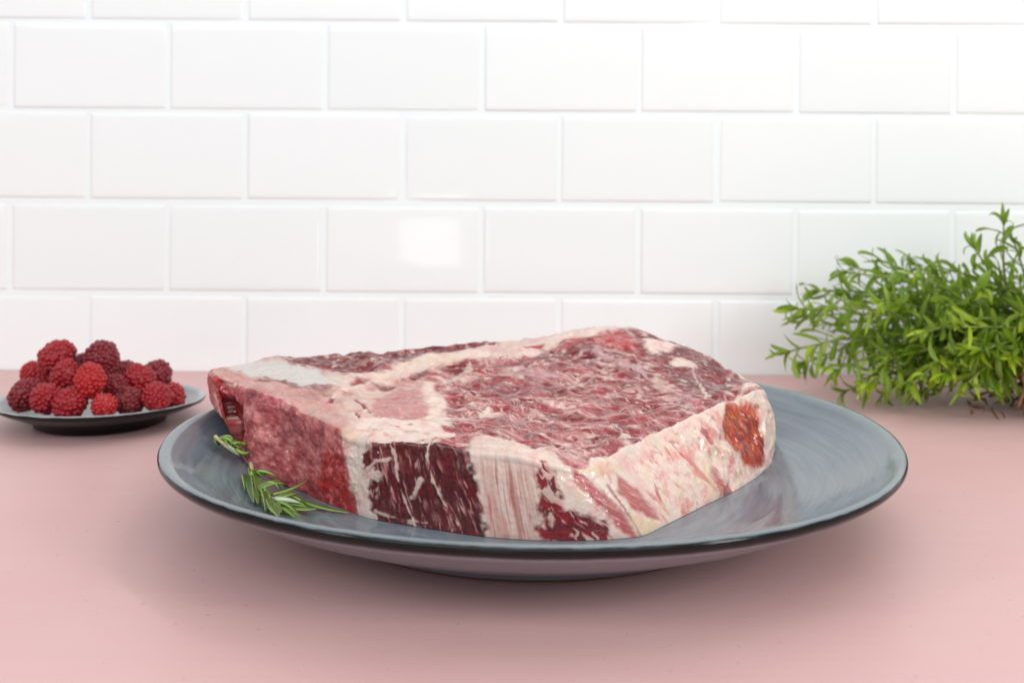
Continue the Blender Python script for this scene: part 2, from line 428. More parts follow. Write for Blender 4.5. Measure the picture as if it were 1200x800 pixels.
def steak_grid():
    D = catmull(RING, 60)
    mid = (D[:, :3] + D[:, 3:]) / 2
    seg = np.linalg.norm(np.roll(mid, -1, 0) - mid, axis=1); cum = np.concatenate([[0], np.cumsum(seg)])
    sv = cum[20 * 60]            # end of the visible cut faces
    s = np.concatenate([np.linspace(0, sv, NV, endpoint=False), np.linspace(sv, cum[-1], NB, endpoint=False)])
    Dc = np.concatenate([D, D[:1]])
    R = np.stack([np.interp(s, cum, Dc[:, k]) for k in range(6)], 1)
    B, T = R[:, :3], R[:, 3:].copy()
    w_ = np.stack([s * 100, 0 * s, 0 * s], 1)
    T[:, 2] += 0.0014 * fbm(w_, 1.9, 4, 201) * np.minimum(1, (len(s) - np.arange(len(s))) / 40) * np.minimum(1, np.arange(len(s)) / 40)
    n = len(s)
    # outward direction
    tg = np.roll(B + T, -6, 0) - np.roll(B + T, 6, 0); nor = np.stack([tg[:, 1], -tg[:, 0], 0 * s], 1)
    T[:, :2] += (nor[:, :2] / np.linalg.norm(nor, axis=1)[:, None]) * (0.0013 * fbm(w_ + 50, 1.4, 4, 202))[:, None]
    nor /= np.linalg.norm(nor, axis=1)[:, None]
    t = np.linspace(0, 1, NSIDE)
    bulge = (0.0009 + 0.0010 * np.exp(-((s - cum[16 * 60]) / 0.06) ** 2) + 0.0022 * np.exp(-((s - cum[21 * 60]) / 0.03) ** 2))
    side = B[None] * (1 - t)[:, None, None] + T[None] * t[:, None, None] + (nor * bulge[:, None])[None] * (4 * t * (1 - t))[:, None, None]
    # top: thin-plate height over the plan, from the upper edge and a few inner points
    inner = np.array([(-0.0074, 0.0400, 0.0427), (-0.0370, 0.0400, 0.0388), (0.0222, 0.0400, 0.0429), (0.0505, 0.0300, 0.0414), (-0.0074, -0.0050, 0.0379), (-0.0474, -0.0050, 0.0376), (0.0047, -0.0450, 0.0347), (-0.0725, 0.0300, 0.0405), (0.0083, 0.0700, 0.0498), (0.0319, 0.0700, 0.0531), (-0.0284, 0.0550, 0.0451)]).reshape(-1, 3)
    ed = RING[:, 3:]
    K = np.concatenate([ed, inner]) * 10
    U = lambda r2: np.where(r2 > 0, r2 * np.log(np.maximum(r2, 1e-12)), 0)
    r2 = ((K[:, None, :2] - K[None, :, :2]) ** 2).sum(-1); m = len(K)
    A = np.zeros((m + 3, m + 3)); A[:m, :m] = U(r2) + 0.0004 * np.eye(m); A[:m, m] = 1; A[:m, m + 1:] = K[:, :2]; A[m, :m] = 1; A[m + 1:, :m] = K[:, :2].T
    w = np.linalg.solve(A, np.concatenate([K[:, 2], [0, 0, 0]]))
    def H(xy):
        xy = xy * 10; o = w[m] + xy @ w[m + 1:]
        for k in range(m): o = o + w[k] * U(((xy - K[k, :2]) ** 2).sum(-1))
        return o / 10
    cen = np.array([-0.008, 0.012])
    lam = 1 - (np.arange(1, NTOP + 1) / (NTOP + 0.5)) ** 1.12
    xy = cen + lam[:, None, None] * (T[None, :, :2] - cen)
    z = H(xy.reshape(-1, 2)).reshape(NTOP, n)
    ez = H(T[:, :2]); z = z + (T[:, 2] - ez)[None] * np.exp(-(1 - lam) / 0.06)[:, None]
    top = np.concatenate([xy, z[..., None]], -1)
    G = np.concatenate([side, top])                    # rows from the foot up the side and in over the top
    # soften the upper edge
    ker = np.exp(-0.5 * (np.arange(-14, 15) / 5.6) ** 2); ker /= ker.sum()
    P = np.concatenate([np.repeat(G[:1], 14, 0), G, np.repeat(G[-1:], 14, 0)])
    sm = sum(k * P[i:i + len(G)] for i, k in enumerate(ker))
    wgt = np.exp(-((np.arange(len(G)) - NSIDE) / 26.0) ** 2)[:, None, None]
    G = G * (1 - wgt) + sm * wgt
    h = np.concatenate([t[:, None] * np.linalg.norm(T - B, axis=1)[None], np.repeat(np.linalg.norm(T - B, axis=1)[None], NTOP, 0)])
    return G, np.broadcast_to(s, G.shape[:2]) * 100, h * 100, lam
def grid_normals(G):
    du = np.roll(G, -1, 1) - np.roll(G, 1, 1); dv = np.gradient(G, axis=0)
    N = np.cross(du, dv); return N / np.maximum(np.linalg.norm(N, axis=-1, keepdims=True), 1e-12)

# tissue areas of the steak, in cm: on the upper face as plan x, y; on the cut faces as run along the outline and height above the foot
TISSUE = [
    ('top', 'poly', 'tan', 0.250, 0.250, 1.00, ((-13.98, 3.03), (-11.68, 6.22), (-10.42, 5.21), (-8.06, 3.68), (-7.04, 4.01), (-6.37, 3.01), (-4.44, 4.25), (-3.80, 1.28), (-3.77, -2.39), (-3.15, -4.60), (-5.70, -5.49), (-6.89, -4.64), (-9.02, -2.14), (-11.26, -0.58), (-12.87, 0.53))),
    ('top', 'poly', 'mottle', 0.350, 0.500, 0.70, ((-13.92, 4.32), (-11.69, 3.42), (-9.72, 1.67), (-7.81, -0.14), (-6.97, -2.31), (-6.68, -4.84), (-9.02, -2.14), (-11.21, -0.76), (-12.85, 0.54))),
    ('top', 'poly', 'mottle', 0.150, 0.250, 0.85, ((-13.33, 0.85), (-13.02, 4.00), (-12.19, 2.43), (-11.42, 1.93), (-10.44, 0.78), (-9.33, -0.14), (-8.51, 0.37), (-8.10, -0.35), (-8.49, -1.81), (-9.61, -1.73), (-11.21, -0.76), (-12.85, 0.54))),
    ('top', 'poly', 'whitefat', 0.200, 0.350, 1.00, ((-13.02, 4.00), (-13.24, 5.15), (-11.39, 5.35), (-10.21, 5.04), (-9.25, 4.37), (-8.55, 3.29), (-7.93, 2.78), (-8.29, 2.30), (-8.74, 1.74), (-9.35, 0.80), (-10.09, 1.98), (-10.94, 2.46), (-11.60, 2.36), (-12.33, 2.81))),
    ('top', 'poly', 'muscle', 0.080, 0.120, 0.75, ((-11.37, 1.50), (-11.12, 2.64), (-10.34, 2.15), (-9.39, 1.10), (-8.74, 1.74), (-8.06, 1.64), (-8.20, 0.93), (-8.93, 0.39), (-9.55, 0.12), (-10.52, 1.17))),
    ('top', 'poly', 'muscle', 0.200, 0.200, 0.50, ((-9.16, -0.11), (-8.50, 0.98), (-7.88, 0.68), (-7.96, -0.28), (-8.45, -0.64))),
    ('top', 'poly', 'backmuscle', 0.300, 0.400, 1.00, ((-11.29, 5.66), (-11.12, 6.43), (-9.01, 7.36), (-6.20, 8.28), (-3.10, 9.01), (-0.85, 9.02), (-0.66, 8.68), (-2.32, 7.25), (-3.87, 6.88), (-5.39, 6.31), (-6.82, 5.25), (-7.95, 4.00), (-8.51, 3.97), (-9.21, 4.85), (-10.36, 4.95))),
    ('top', 'poly', 'darkred', 0.350, 0.400, 0.80, ((-6.20, 8.28), (-3.21, 8.98), (-0.95, 9.00), (-1.15, 8.85), (-2.93, 7.76), (-4.54, 7.72))),
    ('top', 'poly', 'fat', 0.250, 0.400, 0.95, ((-8.15, 2.40), (-7.38, 3.89), (-6.57, 4.78), (-5.36, 5.95), (-4.47, 6.78), (-3.12, 7.24), (-1.92, 7.40), (-0.75, 9.04), (0.07, 9.20), (1.80, 9.32), (3.43, 9.31), (4.65, 9.68), (5.08, 9.10), (3.89, 8.05), (2.81, 7.33), (1.63, 7.19), (0.83, 6.50), (-0.35, 5.86), (-1.52, 5.50), (-2.27, 5.95), (-2.84, 5.63), (-3.78, 5.30), (-4.51, 4.84), (-5.19, 4.15), (-6.14, 2.85), (-7.17, 2.39), (-7.77, 1.95))),
    ('top', 'poly', 'pinkgrey', 0.300, 0.300, 0.60, ((-2.30, 6.84), (-1.16, 7.27), (-0.37, 8.82), (0.96, 9.21), (2.97, 9.23), (2.89, 8.45), (1.27, 8.53), (0.03, 7.37), (-1.11, 6.39))),
    ('top', 'poly', 'red', 0.120, 0.150, 0.90, ((-0.54, 6.99), (0.27, 7.46), (0.77, 7.27), (0.65, 6.83), (-0.15, 6.60))),
    ('top', 'poly', 'red', 0.120, 0.150, 0.85, ((1.63, 7.19), (1.96, 7.61), (2.63, 7.46), (2.40, 6.77))),
    ('top', 'poly', 'darkfleck', 0.350, 0.450, 0.90, ((0.24, 5.68), (1.61, 6.48), (2.78, 6.77), (3.34, 6.66), (3.90, 6.18), (5.28, 4.83), (6.14, 3.00), (5.30, 2.24), (4.08, 4.11), (2.64, 4.71), (1.14, 4.66))),
    ('top', 'poly', 'red', 0.200, 0.250, 0.85, ((3.10, 6.78), (3.73, 7.67), (4.31, 8.20), (4.90, 7.49), (5.01, 6.37), (4.49, 6.09), (3.72, 6.49))),
    ('top', 'poly', 'backmuscle', 0.200, 0.300, 1.00, ((4.87, 8.66), (6.53, 9.13), (7.99, 8.15), (9.08, 7.09), (9.98, 5.94), (9.57, 4.53), (7.97, 1.31), (6.99, 0.66), (6.52, 1.99), (5.89, 3.99), (5.25, 6.08))),
    ('top', 'poly', 'darkred', 0.200, 0.250, 0.70, ((4.96, 8.63), (5.43, 8.50), (5.43, 7.20), (5.11, 5.96), (4.79, 6.48))),
    ('top', 'poly', 'darkred', 0.150, 0.200, 0.75, ((6.73, 9.04), (7.88, 8.20), (8.29, 7.84), (7.21, 7.41), (6.80, 7.97))),
    ('top', 'poly', 'fat', 0.120, 0.150, 1.00, ((5.37, 7.50), (5.91, 8.45), (6.69, 8.00), (6.87, 7.15), (6.09, 6.34), (5.73, 5.79), (5.27, 6.29))),
    ('top', 'poly', 'fat', 0.120, 0.150, 0.90, ((6.24, 5.07), (7.02, 6.16), (7.34, 5.49), (7.36, 4.88), (6.69, 4.65))),
    ('top', 'line', 'fat', 0.080, 0.120, 0.80, ((7.13, 4.60), (7.20, 3.36), (7.16, 1.28))),
    ('top', 'line', 'darkred', 0.120, 0.120, 0.80, ((8.34, 6.32), (9.16, 5.69))),
    ('top', 'line', 'darkred', 0.120, 0.150, 0.70, ((5.23, 1.63), (5.98, 1.95), (6.40, 1.24))),
    ('top', 'line', 'pinkgrey', 0.180, 0.200, 0.70, ((3.12, 5.97), (4.49, 4.56), (5.71, 2.42), (6.64, 0.66))),
    ('top', 'poly', 'fat', 0.120, 0.150, 1.00, ((1.21, -7.54), (1.58, -7.36), (1.96, -6.45), (3.76, -4.82), (5.64, -2.65), (6.27, -1.91), (7.39, -0.59), (8.34, 0.65), (9.70, 4.25), (10.20, 5.31), (10.38, 4.79), (10.52, 3.49), (10.50, 3.43), (4.10, -4.47), (1.83, -7.32))),
    ('top', 'poly', 'red', 0.060, 0.080, 0.80, ((6.34, 0.25), (6.74, 0.20), (6.70, -0.38), (6.33, -0.59))),
    ('top', 'poly', 'pinkbone', 0.150, 0.150, 0.90, ((-6.26, 0.92), (-5.35, 2.20), (-4.27, 1.63), (-3.83, -0.10), (-4.04, -1.77), (-4.85, -2.66), (-5.83, -2.45), (-6.31, -1.66), (-6.20, -0.50))),
    ('top', 'line', 'vein', 0.075, 0.040, 1.00, ((-7.86, -1.21), (-7.73, -0.23), (-7.17, 0.08), (-6.54, -0.47), (-6.18, -1.26))),
    ('top', 'line', 'vein', 0.075, 0.040, 1.00, ((-6.61, -2.14), (-6.43, -2.85), (-6.06, -3.06), (-5.57, -3.17), (-5.21, -3.40))),
    ('top', 'line', 'whitefat', 0.080, 0.050, 0.80, ((-6.08, -1.51), (-6.21, -1.99), (-6.53, -2.24))),
    ('top', 'line', 'fat', 0.140, 0.150, 0.90, ((-7.91, 0.07), (-7.57, 1.45), (-7.03, 2.83), (-6.28, 3.92))),
    ('top', 'poly', 'darkred', 0.120, 0.150, 0.90, ((-7.72, 2.55), (-7.47, 3.15), (-6.45, 3.96), (-6.57, 3.27), (-7.42, 2.07))),
    ('top', 'poly', 'muscle', 0.120, 0.150, 0.95, ((-6.72, 2.84), (-6.13, 2.76), (-5.12, 3.27), (-5.14, 2.76), (-6.22, 2.13))),
    ('top', 'poly', 'muscle', 0.120, 0.150, 0.95, ((-5.23, 4.00), (-4.88, 4.81), (-4.43, 5.06), (-4.47, 4.38), (-4.80, 3.78))),
    ('top', 'poly', 'fat', 0.180, 0.200, 0.95, ((-4.59, 3.15), (-4.11, 3.51), (-3.71, 1.58), (-3.29, 0.38), (-3.30, -1.10), (-2.95, -3.73), (-3.47, -4.24), (-3.87, -2.99), (-3.98, -0.38), (-4.39, 1.90))),
    ('top', 'poly', 'fatgrey', 0.200, 0.250, 0.95, ((-6.17, -3.45), (-4.86, -2.51), (-3.87, -2.99), (-3.17, -4.08), (-2.34, -5.65), (-3.75, -6.61), (-5.71, -5.62), (-6.77, -4.75))),
    ('top', 'poly', 'darkred', 0.250, 0.350, 0.90, ((-2.82, 3.50), (-2.22, 3.67), (-1.45, 2.71), (-0.73, 2.14), (-0.46, 1.19), (-1.01, 0.29), (-1.49, 0.91), (-2.24, 2.38))),
    ('top', 'poly', 'fat', 0.300, 0.300, 0.70, ((-4.30, 4.50), (-3.74, 4.63), (-2.80, 4.49), (-2.22, 3.82), (-2.75, 3.63), (-3.68, 3.80))),
    ('top', 'poly', 'muscle', 0.200, 0.250, 0.90, ((-4.04, 5.06), (-3.42, 5.29), (-2.70, 5.32), (-2.78, 4.75), (-3.37, 4.65), (-3.81, 4.72))),
    ('top', 'poly', 'darkred', 0.200, 0.250, 0.80, ((-1.30, 5.14), (-0.29, 5.42), (-0.13, 4.84), (-0.74, 4.56), (-1.11, 4.83))),
    ('top', 'poly', 'muscle', 0.250, 0.300, 0.75, ((-0.09, 3.40), (0.71, 2.83), (1.53, 1.57), (0.98, 0.83), (0.39, 1.96))),
    ('top', 'poly', 'fat', 0.120, 0.150, 0.90, ((-2.05, -1.19), (-1.66, -0.71), (-1.20, -1.20), (-1.45, -1.65), (-1.97, -1.68))),
    ('top', 'poly', 'fat', 0.100, 0.150, 0.80, ((0.25, -0.97), (0.74, -1.37), (1.25, -2.27), (0.87, -2.19))),
    ('top', 'poly', 'pinkgrey', 0.400, 0.400, 0.60, ((-2.29, 5.40), (-1.12, 4.07), (0.16, 3.19), (1.47, 4.02), (0.74, 4.47), (-0.74, 4.56))),
    ('top', 'poly', 'fat', 0.200, 0.300, 0.85, ((-2.46, -7.19), (-1.91, -5.69), (-0.73, -5.29), (0.41, -6.57), (1.16, -7.55), (0.50, -7.70), (-0.69, -7.63))),
    ('side', 'poly', 'bone', 0.100, 0.150, 1.00, ((0.00, 2.02), (2.79, 3.17), (5.23, 3.18), (8.12, 3.00), (8.57, 2.36), (8.79, 1.68), (9.04, 0.97), (9.23, -0.20), (7.52, -0.20), (5.52, -0.20), (3.05, -0.20), (1.11, -0.20), (0.00, -0.16))),
    ('side', 'poly', 'bonedark', 0.300, 0.200, 0.80, ((4.19, 2.75), (4.70, 2.93), (5.39, 2.71), (6.09, 2.21), (7.07, 1.91), (5.71, 1.94), (4.63, 2.19))),
    ('side', 'poly', 'crumbred', 0.200, 0.250, 0.90, ((7.01, 1.08), (7.52, 1.86), (8.09, 2.16), (8.50, 1.78), (8.88, 1.10), (9.04, -0.14), (7.52, -0.20), (6.03, -0.20), (6.69, 0.60))),
    ('side', 'poly', 'crumbred', 0.150, 0.200, 0.90, ((0.00, 1.97), (0.54, 2.39), (0.89, 1.62), (1.40, 0.57), (0.10, -0.20))),
    ('side', 'poly', 'cavity', 0.200, 0.150, 0.90, ((0.35, 1.33), (1.17, 1.96), (1.97, 1.90), (2.41, 1.35), (2.19, 0.44), (1.02, -0.20), (0.51, 0.16), (0.32, 0.51))),
    ('side', 'poly', 'fibre', 0.120, 0.360, 1.00, ((9.93, 2.77), (10.47, 2.93), (11.45, 3.10), (12.25, 3.12), (12.50, 3.18), (13.17, 3.20), (13.77, 3.14), (13.93, 2.52), (14.09, 1.70), (14.21, 0.87), (14.24, -0.20), (13.29, -0.20), (12.09, -0.20), (11.14, -0.20), (10.12, -0.20), (9.96, 0.32), (9.93, 0.70), (9.93, 1.14), (10.02, 1.44), (10.56, 1.69), (10.34, 1.79), (9.77, 1.77), (9.49, 1.94))),
    ('side', 'line', 'fat', 0.055, 0.100, 0.85, ((10.56, 2.95), (10.91, 2.29), (11.01, 1.58), (11.33, 0.76), (11.74, -0.17))),
    ('side', 'line', 'fat', 0.050, 0.100, 0.80, ((12.31, 3.16), (12.21, 2.46), (12.40, 1.75), (12.72, 1.08), (13.23, 0.32))),
    ('side', 'line', 'fat', 0.060, 0.100, 0.80, ((9.77, 1.71), (10.12, 2.03), (10.69, 2.18))),
    ('side', 'line', 'fat', 0.100, 0.120, 0.75, ((11.93, 1.65), (11.77, 1.26), (11.58, 0.98))),
    ('side', 'line', 'fat', 0.080, 0.150, 0.60, ((10.12, 0.29), (11.14, 0.17), (12.09, 0.18))),
    ('side', 'poly', 'stripes', 0.140, 0.200, 1.00, ((13.83, 3.13), (15.32, 3.01), (16.12, 2.89), (16.12, 1.82), (15.99, 0.98), (15.86, -0.20), (14.31, -0.20), (14.24, 0.87), (14.12, 1.98))),
    ('side', 'poly', 'swirl', 0.110, 0.220, 1.00, ((16.34, 2.74), (16.62, 2.85), (16.91, 2.30), (16.97, 1.76), (16.78, 0.99), (17.51, 0.93), (17.92, 0.55), (17.89, -0.20), (17.00, -0.20), (16.12, -0.20), (15.89, 0.39), (16.21, 0.71), (16.08, 1.27), (16.12, 1.82))),
    ('side', 'poly', 'streak', 0.140, 0.140, 0.85, ((17.83, 2.87), (18.37, 2.41), (18.56, 1.75), (18.69, 0.85), (18.59, -0.13), (18.15, 0.23), (18.15, 0.91), (17.92, 1.55), (17.64, 2.05))),
    ('side', 'poly', 'streak', 0.130, 0.140, 0.80, ((19.42, 2.43), (19.76, 1.77), (19.95, 1.02), (20.05, 0.26), (19.51, 0.54), (19.03, 1.12), (18.97, 1.81))),
    ('side', 'line', 'darkred', 0.060, 0.060, 0.70, ((18.78, 2.10), (18.78, 1.38), (18.75, 0.58), (18.72, -0.13))),
    ('side', 'poly', 'yellowfat', 0.120, 0.100, 0.80, ((18.81, 1.00), (19.38, 0.54), (19.95, 0.15), (19.51, -0.20), (18.88, -0.20), (18.69, 0.34))),
    ('side', 'poly', 'yellowfat', 0.150, 0.120, 0.70, ((18.24, 2.92), (19.54, 3.08), (20.02, 2.48), (19.42, 2.36), (18.65, 2.42), (18.34, 2.57))),
    ('side', 'poly', 'creamvein', 0.300, 0.200, 1.00, ((20.49, 2.47), (23.41, 2.97), (26.33, 3.33), (27.28, 3.04), (26.74, 2.47), (25.60, 2.02), (26.84, 1.24), (27.28, 0.36), (25.67, -0.20), (23.22, -0.20), (21.38, -0.16), (20.18, -0.09), (20.08, 1.13))),
    ('side', 'poly', 'red', 0.060, 0.100, 0.80, ((25.19, 2.92), (25.51, 2.66), (25.51, 2.07), (25.19, 2.08), (25.03, 2.63))),
    ('side', 'poly', 'red', 0.050, 0.060, 0.70, ((23.35, 2.77), (23.70, 2.67), (23.48, 2.58))),
    ('side', 'poly', 'streak', 0.120, 0.150, 0.60, ((24.55, 1.39), (24.90, 1.11), (24.90, 0.48), (24.27, -0.08), (24.02, 0.51), (24.08, 1.02))),
    ('side', 'poly', 'bonedark', 0.080, 0.080, 0.80, ((24.65, 0.48), (25.19, 0.40), (25.09, -0.20), (24.46, -0.12))),
    ('side', 'line', 'yellowfat', 0.120, 0.100, 0.80, ((24.33, 1.62), (24.05, 0.94), (23.79, -0.16))),
    ('side', 'poly', 'orange', 0.160, 0.260, 0.97, ((27.85, 3.32), (28.84, 2.94), (29.06, 2.55), (29.31, 2.41), (29.12, 1.90), (29.09, 1.18), (28.90, 0.53), (27.98, 0.28), (27.03, 0.64), (26.90, 1.32), (26.36, 1.62), (25.95, 2.13), (26.93, 2.60), (27.22, 2.88))),
]
def seg_dist(p, a, b):
    ab = b - a; t = np.clip(((p - a) @ ab) / max(ab @ ab, 1e-9), 0, 1); return np.linalg.norm(p - (a + t[:, None] * ab), axis=1)
def poly_sd(p, P):
    """signed distance, negative inside"""
    d = np.full(len(p), 1e9); ins = np.zeros(len(p), bool); m = len(P)
    for i in range(m):
        a, b = P[i], P[(i + 1) % m]
        d = np.minimum(d, seg_dist(p, a, b))
        c = (a[1] > p[:, 1]) != (b[1] > p[:, 1])
        if b[1] != a[1]: ins ^= c & (p[:, 0] < (b[0] - a[0]) * (p[:, 1] - a[1]) / (b[1] - a[1]) + a[0])
    return np.where(ins, -d, d)

def lerp(a, b, t):
    return a + (b - a) * t[:, None]
C_ = {k: np.array(srgb(*v)) for k, v in dict(
    dark=(100, 20, 26), dark2=(64, 9, 15), musc=(124, 14, 22), musc2=(160, 54, 60), fat=(226, 205, 193), white=(206, 198, 192), pinkf=(222, 168, 162),
    tan=(208, 178, 164), yel=(222, 198, 160), bone=(166, 72, 76), bone2=(204, 124, 122), boned=(112, 48, 60), red=(176, 34, 42), red2=(140, 18, 30),
    orange=(186, 64, 24), orange2=(136, 28, 16), grey=(196, 160, 164), pinkb=(192, 134, 130), vein=(142, 52, 74), dust=(208, 164, 158)).items()}

def tissue(cls, q, s, h, top):
    """colour and wetness of one tissue at points q (cm), run s and height h (cm)"""
    n = len(q); one = np.ones(n)
    if cls in ('eye', 'backmuscle', 'darkfleck', 'darkred', 'muscle'):
        wq = q + 0.35 * np.stack([fbm(q, 1.3, 2, 1), fbm(q, 1.3, 2, 2), 0 * s], 1)
        wq = wq @ np.array([[0.94, 0.34, 0], [-0.34, 0.94, 0], [0, 0, 1.0]])
        base = {'eye': 'musc', 'backmuscle': 'musc', 'darkfleck': 'musc', 'darkred': 'red2', 'muscle': 'musc'}[cls]
        a = lerp(C_[base][None] * one[:, None], (C_['dark'] if cls != 'eye' else C_['musc2'])[None], sst(-0.35, 0.45, fbm(q, 0.9, 3, 3)))
        if cls == 'eye': a = lerp(a, C_['red2'][None], 0.55 * sst(0.05, 0.4, fbm(q, (1.6, 1.0, 1), 3, 9)))
        zone = sst(-0.35, 0.35, fbm(q, 2.2, 3, 8))
        big = sst(0.10, 0.33, fbm(wq, (0.85, 0.44, 1), 5, 4, 0.66) + 0.10 * (zone - 0.5))
        thread = sst(0.60, 0.78, ridge(wq, (0.95, 0.44, 1), 4, 5)) * (0.35 + 0.65 * zone)
        fleck = sst(0.20, 0.36, fbm(wq, (0.34, 0.22, 1), 2, 6))
        if cls == 'eye':
            a = lerp(a, np.array(srgb(208, 156, 150))[None], 0.8 * sst(0.04, 0.36, fbm(wq, (2.8, 0.62, 1), 4, 10, 0.6)))
        k = {'eye': (0.72, 0.85, 0.2), 'backmuscle': (0.25, 0.3, 0.75), 'darkfleck': (0.45, 0.3, 0.8), 'darkred': (0.12, 0.12, 0.35), 'muscle': (0.2, 0.2, 0.4)}[cls]
        f = np.clip(np.maximum.reduce([big * k[0], thread * k[1], fleck * k[2]]), 0, 1)
        return lerp(a, lerp(C_['fat'][None] * one[:, None], C_['dust'][None], sst(-0.2, 0.5, fbm(q, 0.7, 2, 7))), f), 0.75 * one
    if cls in ('fat', 'fatgrey', 'pinkgrey', 'yellowfat', 'whitefat'):
        b = {'fat': 'fat', 'fatgrey': 'fat', 'pinkgrey': 'grey', 'yellowfat': 'yel', 'whitefat': 'white'}[cls]
        c = C_[b][None] * one[:, None]
        if cls != 'whitefat':
            c = lerp(c, C_['pinkf'][None], 0.75 * sst(-0.05, 0.55, fbm(q, 0.8, 3, 11)))
            c = lerp(c, C_['bone2'][None], 0.5 * sst(0.55, 0.9, ridge(q, 0.9, 3, 12)) * sst(0, 0.4, fbm(q, 1.5, 2, 13)))
            c = lerp(c, C_['yel'][None], 0.4 * sst(0.1, 0.5, fbm(q, 1.1, 2, 14)))
        if cls == 'fatgrey':
            c = lerp(c, C_['musc'][None], 0.65 * sst(0.22, 0.5, fbm(q, (0.5, 0.35, 1), 4, 15, 0.65)))
        return c, (0.6 if cls != 'whitefat' else 0.4) * one
    if cls == 'tan':
        c = lerp(C_['tan'][None] * one[:, None], C_['pinkb'][None], sst(-0.2, 0.5, fbm(q, 1.0, 4, 21, 0.6)))
        c = lerp(c, C_['fat'][None], 0.6 * sst(0.1, 0.5, fbm(q, 0.4, 3, 22)))
        return c, 0.4 * one
    if cls in ('mottle', 'bone'):
        c = lerp(C_['bone'][None] * one[:, None], C_['bone2'][None], sst(-0.25, 0.35, fbm(q, 0.5, 4, 23, 0.65)))
        c = lerp(c, C_['red'][None], 0.35 * sst(0.08, 0.45, fbm(q, 0.7, 3, 24)))
        c = lerp(c, C_['boned'][None], 0.6 * sst(0.10, 0.5, fbm(q, 0.9, 3, 33)))
        c = lerp(c, C_['pinkf'][None], 0.75 * sst(0.2, 0.5, fbm(q, 0.22, 3, 25)) * (1.0 if cls == 'mottle' else 0.55))
        if cls == 'mottle':
            c = lerp(c, C_['tan'][None], 0.5 * one)
            c = lerp(c, C_['boned'][None], 0.45 * sst(0.1, 0.5, fbm(q, (0.9, 0.5, 1), 4, 34, 0.6)))
        return c, 0.45 * one
    if cls == 'bonedark':
        return lerp(C_['boned'][None] * one[:, None], C_['bone'][None], sst(-0.2, 0.5, fbm(q, 0.3, 3, 26))), 0.5 * one
    if cls == 'crumbred':
        c = lerp(C_['red'][None] * one[:, None], C_['red2'][None], sst(-0.2, 0.35, fbm(q, 0.3, 3, 27)))
        c = lerp(c, C_['bone2'][None], 0.7 * sst(0.05, 0.42, fbm(q, 0.34, 4, 28, 0.6)))
        return c, 0.9 * one
    if cls == 'red':
        c = lerp(C_['red'][None] * one[:, None], C_['bone2'][None], sst(0.0, 0.5, fbm(q, 0.3, 3, 29)))
        return lerp(c, C_['red2'][None], 0.6 * sst(0.1, 0.5, fbm(q, 0.25, 2, 30))), 0.8 * one
    if cls == 'pinkbone':
        c = lerp(C_['pinkb'][None] * one[:, None], C_['bone'][None], 0.55 * sst(-0.1, 0.5, fbm(q, 0.35, 4, 31, 0.65)))
        return lerp(c, C_['tan'][None], 0.8 * sst(0.15, 0.45, fbm(q, 0.22, 3, 32))), 0.4 * one
    if cls == 'vein':
        return C_['vein'][None] * one[:, None], 0.7 * one
    if cls == 'fibre':
        u = s + 0.30 * h
        p = np.stack([u + 0.10 * fbm(q, 0.8, 2, 41), h, 0 * s], 1)
        c = lerp(C_['dark'][None] * one[:, None], C_['dark2'][None], sst(-0.3, 0.4, fbm(p, (0.16, 0.9, 1), 3, 42)))
        c = lerp(c, C_['musc'][None], 0.7 * sst(0.12, 0.5, fbm(p, (0.09, 0.5, 1), 2, 43)))
        w = sst(0.06, 0.38, fbm(p, (0.13, 0.8, 1), 3, 44)) * sst(-0.30, 0.30, fbm(q, 0.9, 2, 45))
        w = np.maximum(w, 0.9 * sst(0.80, 0.95, ridge(p, (0.55, 2.2, 1), 2, 46)))
        return lerp(c, lerp(C_['pinkf'][None] * one[:, None], C_['bone2'][None], sst(-0.3, 0.4, fbm(q, 0.3, 2, 47))), 0.85 * w), 0.6 * one
    if cls == 'stripes':
        p = np.stack([s + 0.06 * h + 0.06 * fbm(q, 1.2, 2, 51), h, 0 * s], 1)
        c = lerp(C_['fat'][None] * one[:, None], C_['tan'][None], sst(-0.3, 0.3, fbm(p, (0.20, 3.0, 1), 3, 52)))
        c = lerp(c, C_['bone2'][None], np.clip(1.0 - 0.25 * (s - s.min()), 0.45, 0.9) * sst(-0.02, 0.42, fbm(p, (0.32, 2.2, 1), 3, 53)) + 0.15)
        c = lerp(c, C_['bone'][None], 0.5 * sst(0.22, 0.5, fbm(p, (0.08, 1.6, 1), 2, 54)))
        c = lerp(c, np.array(srgb(172, 112, 98))[None], 0.6 * sst(0.12, 0.42, fbm(p, (0.10, 2.5, 1), 2, 56)))
        return lerp(c, C_['fat'][None], 0.8 * sst(2.2, 2.8, h + 0.3 * fbm(q, 0.5, 2, 55))), 0.5 * one
    if cls == 'swirl':
        p = np.stack([s + 0.35 * h + 0.28 * fbm(q, 0.7, 2, 61), h + 0.28 * fbm(q, 0.7, 2, 62), 0 * s], 1)
        c = lerp(C_['dark'][None] * one[:, None], C_['red2'][None], sst(-0.2, 0.4, fbm(p, 0.4, 3, 63)))
        w = sst(0.05, 0.22, fbm(p, (0.34, 0.6, 1), 3, 64)); w = np.maximum(w, sst(0.72, 0.92, ridge(p, (0.5, 0.9, 1), 2, 65)))
        return lerp(c, lerp(C_['tan'][None] * one[:, None], C_['pinkf'][None], sst(-0.2, 0.3, fbm(q, 0.4, 2, 66))), 0.9 * w), 0.7 * one
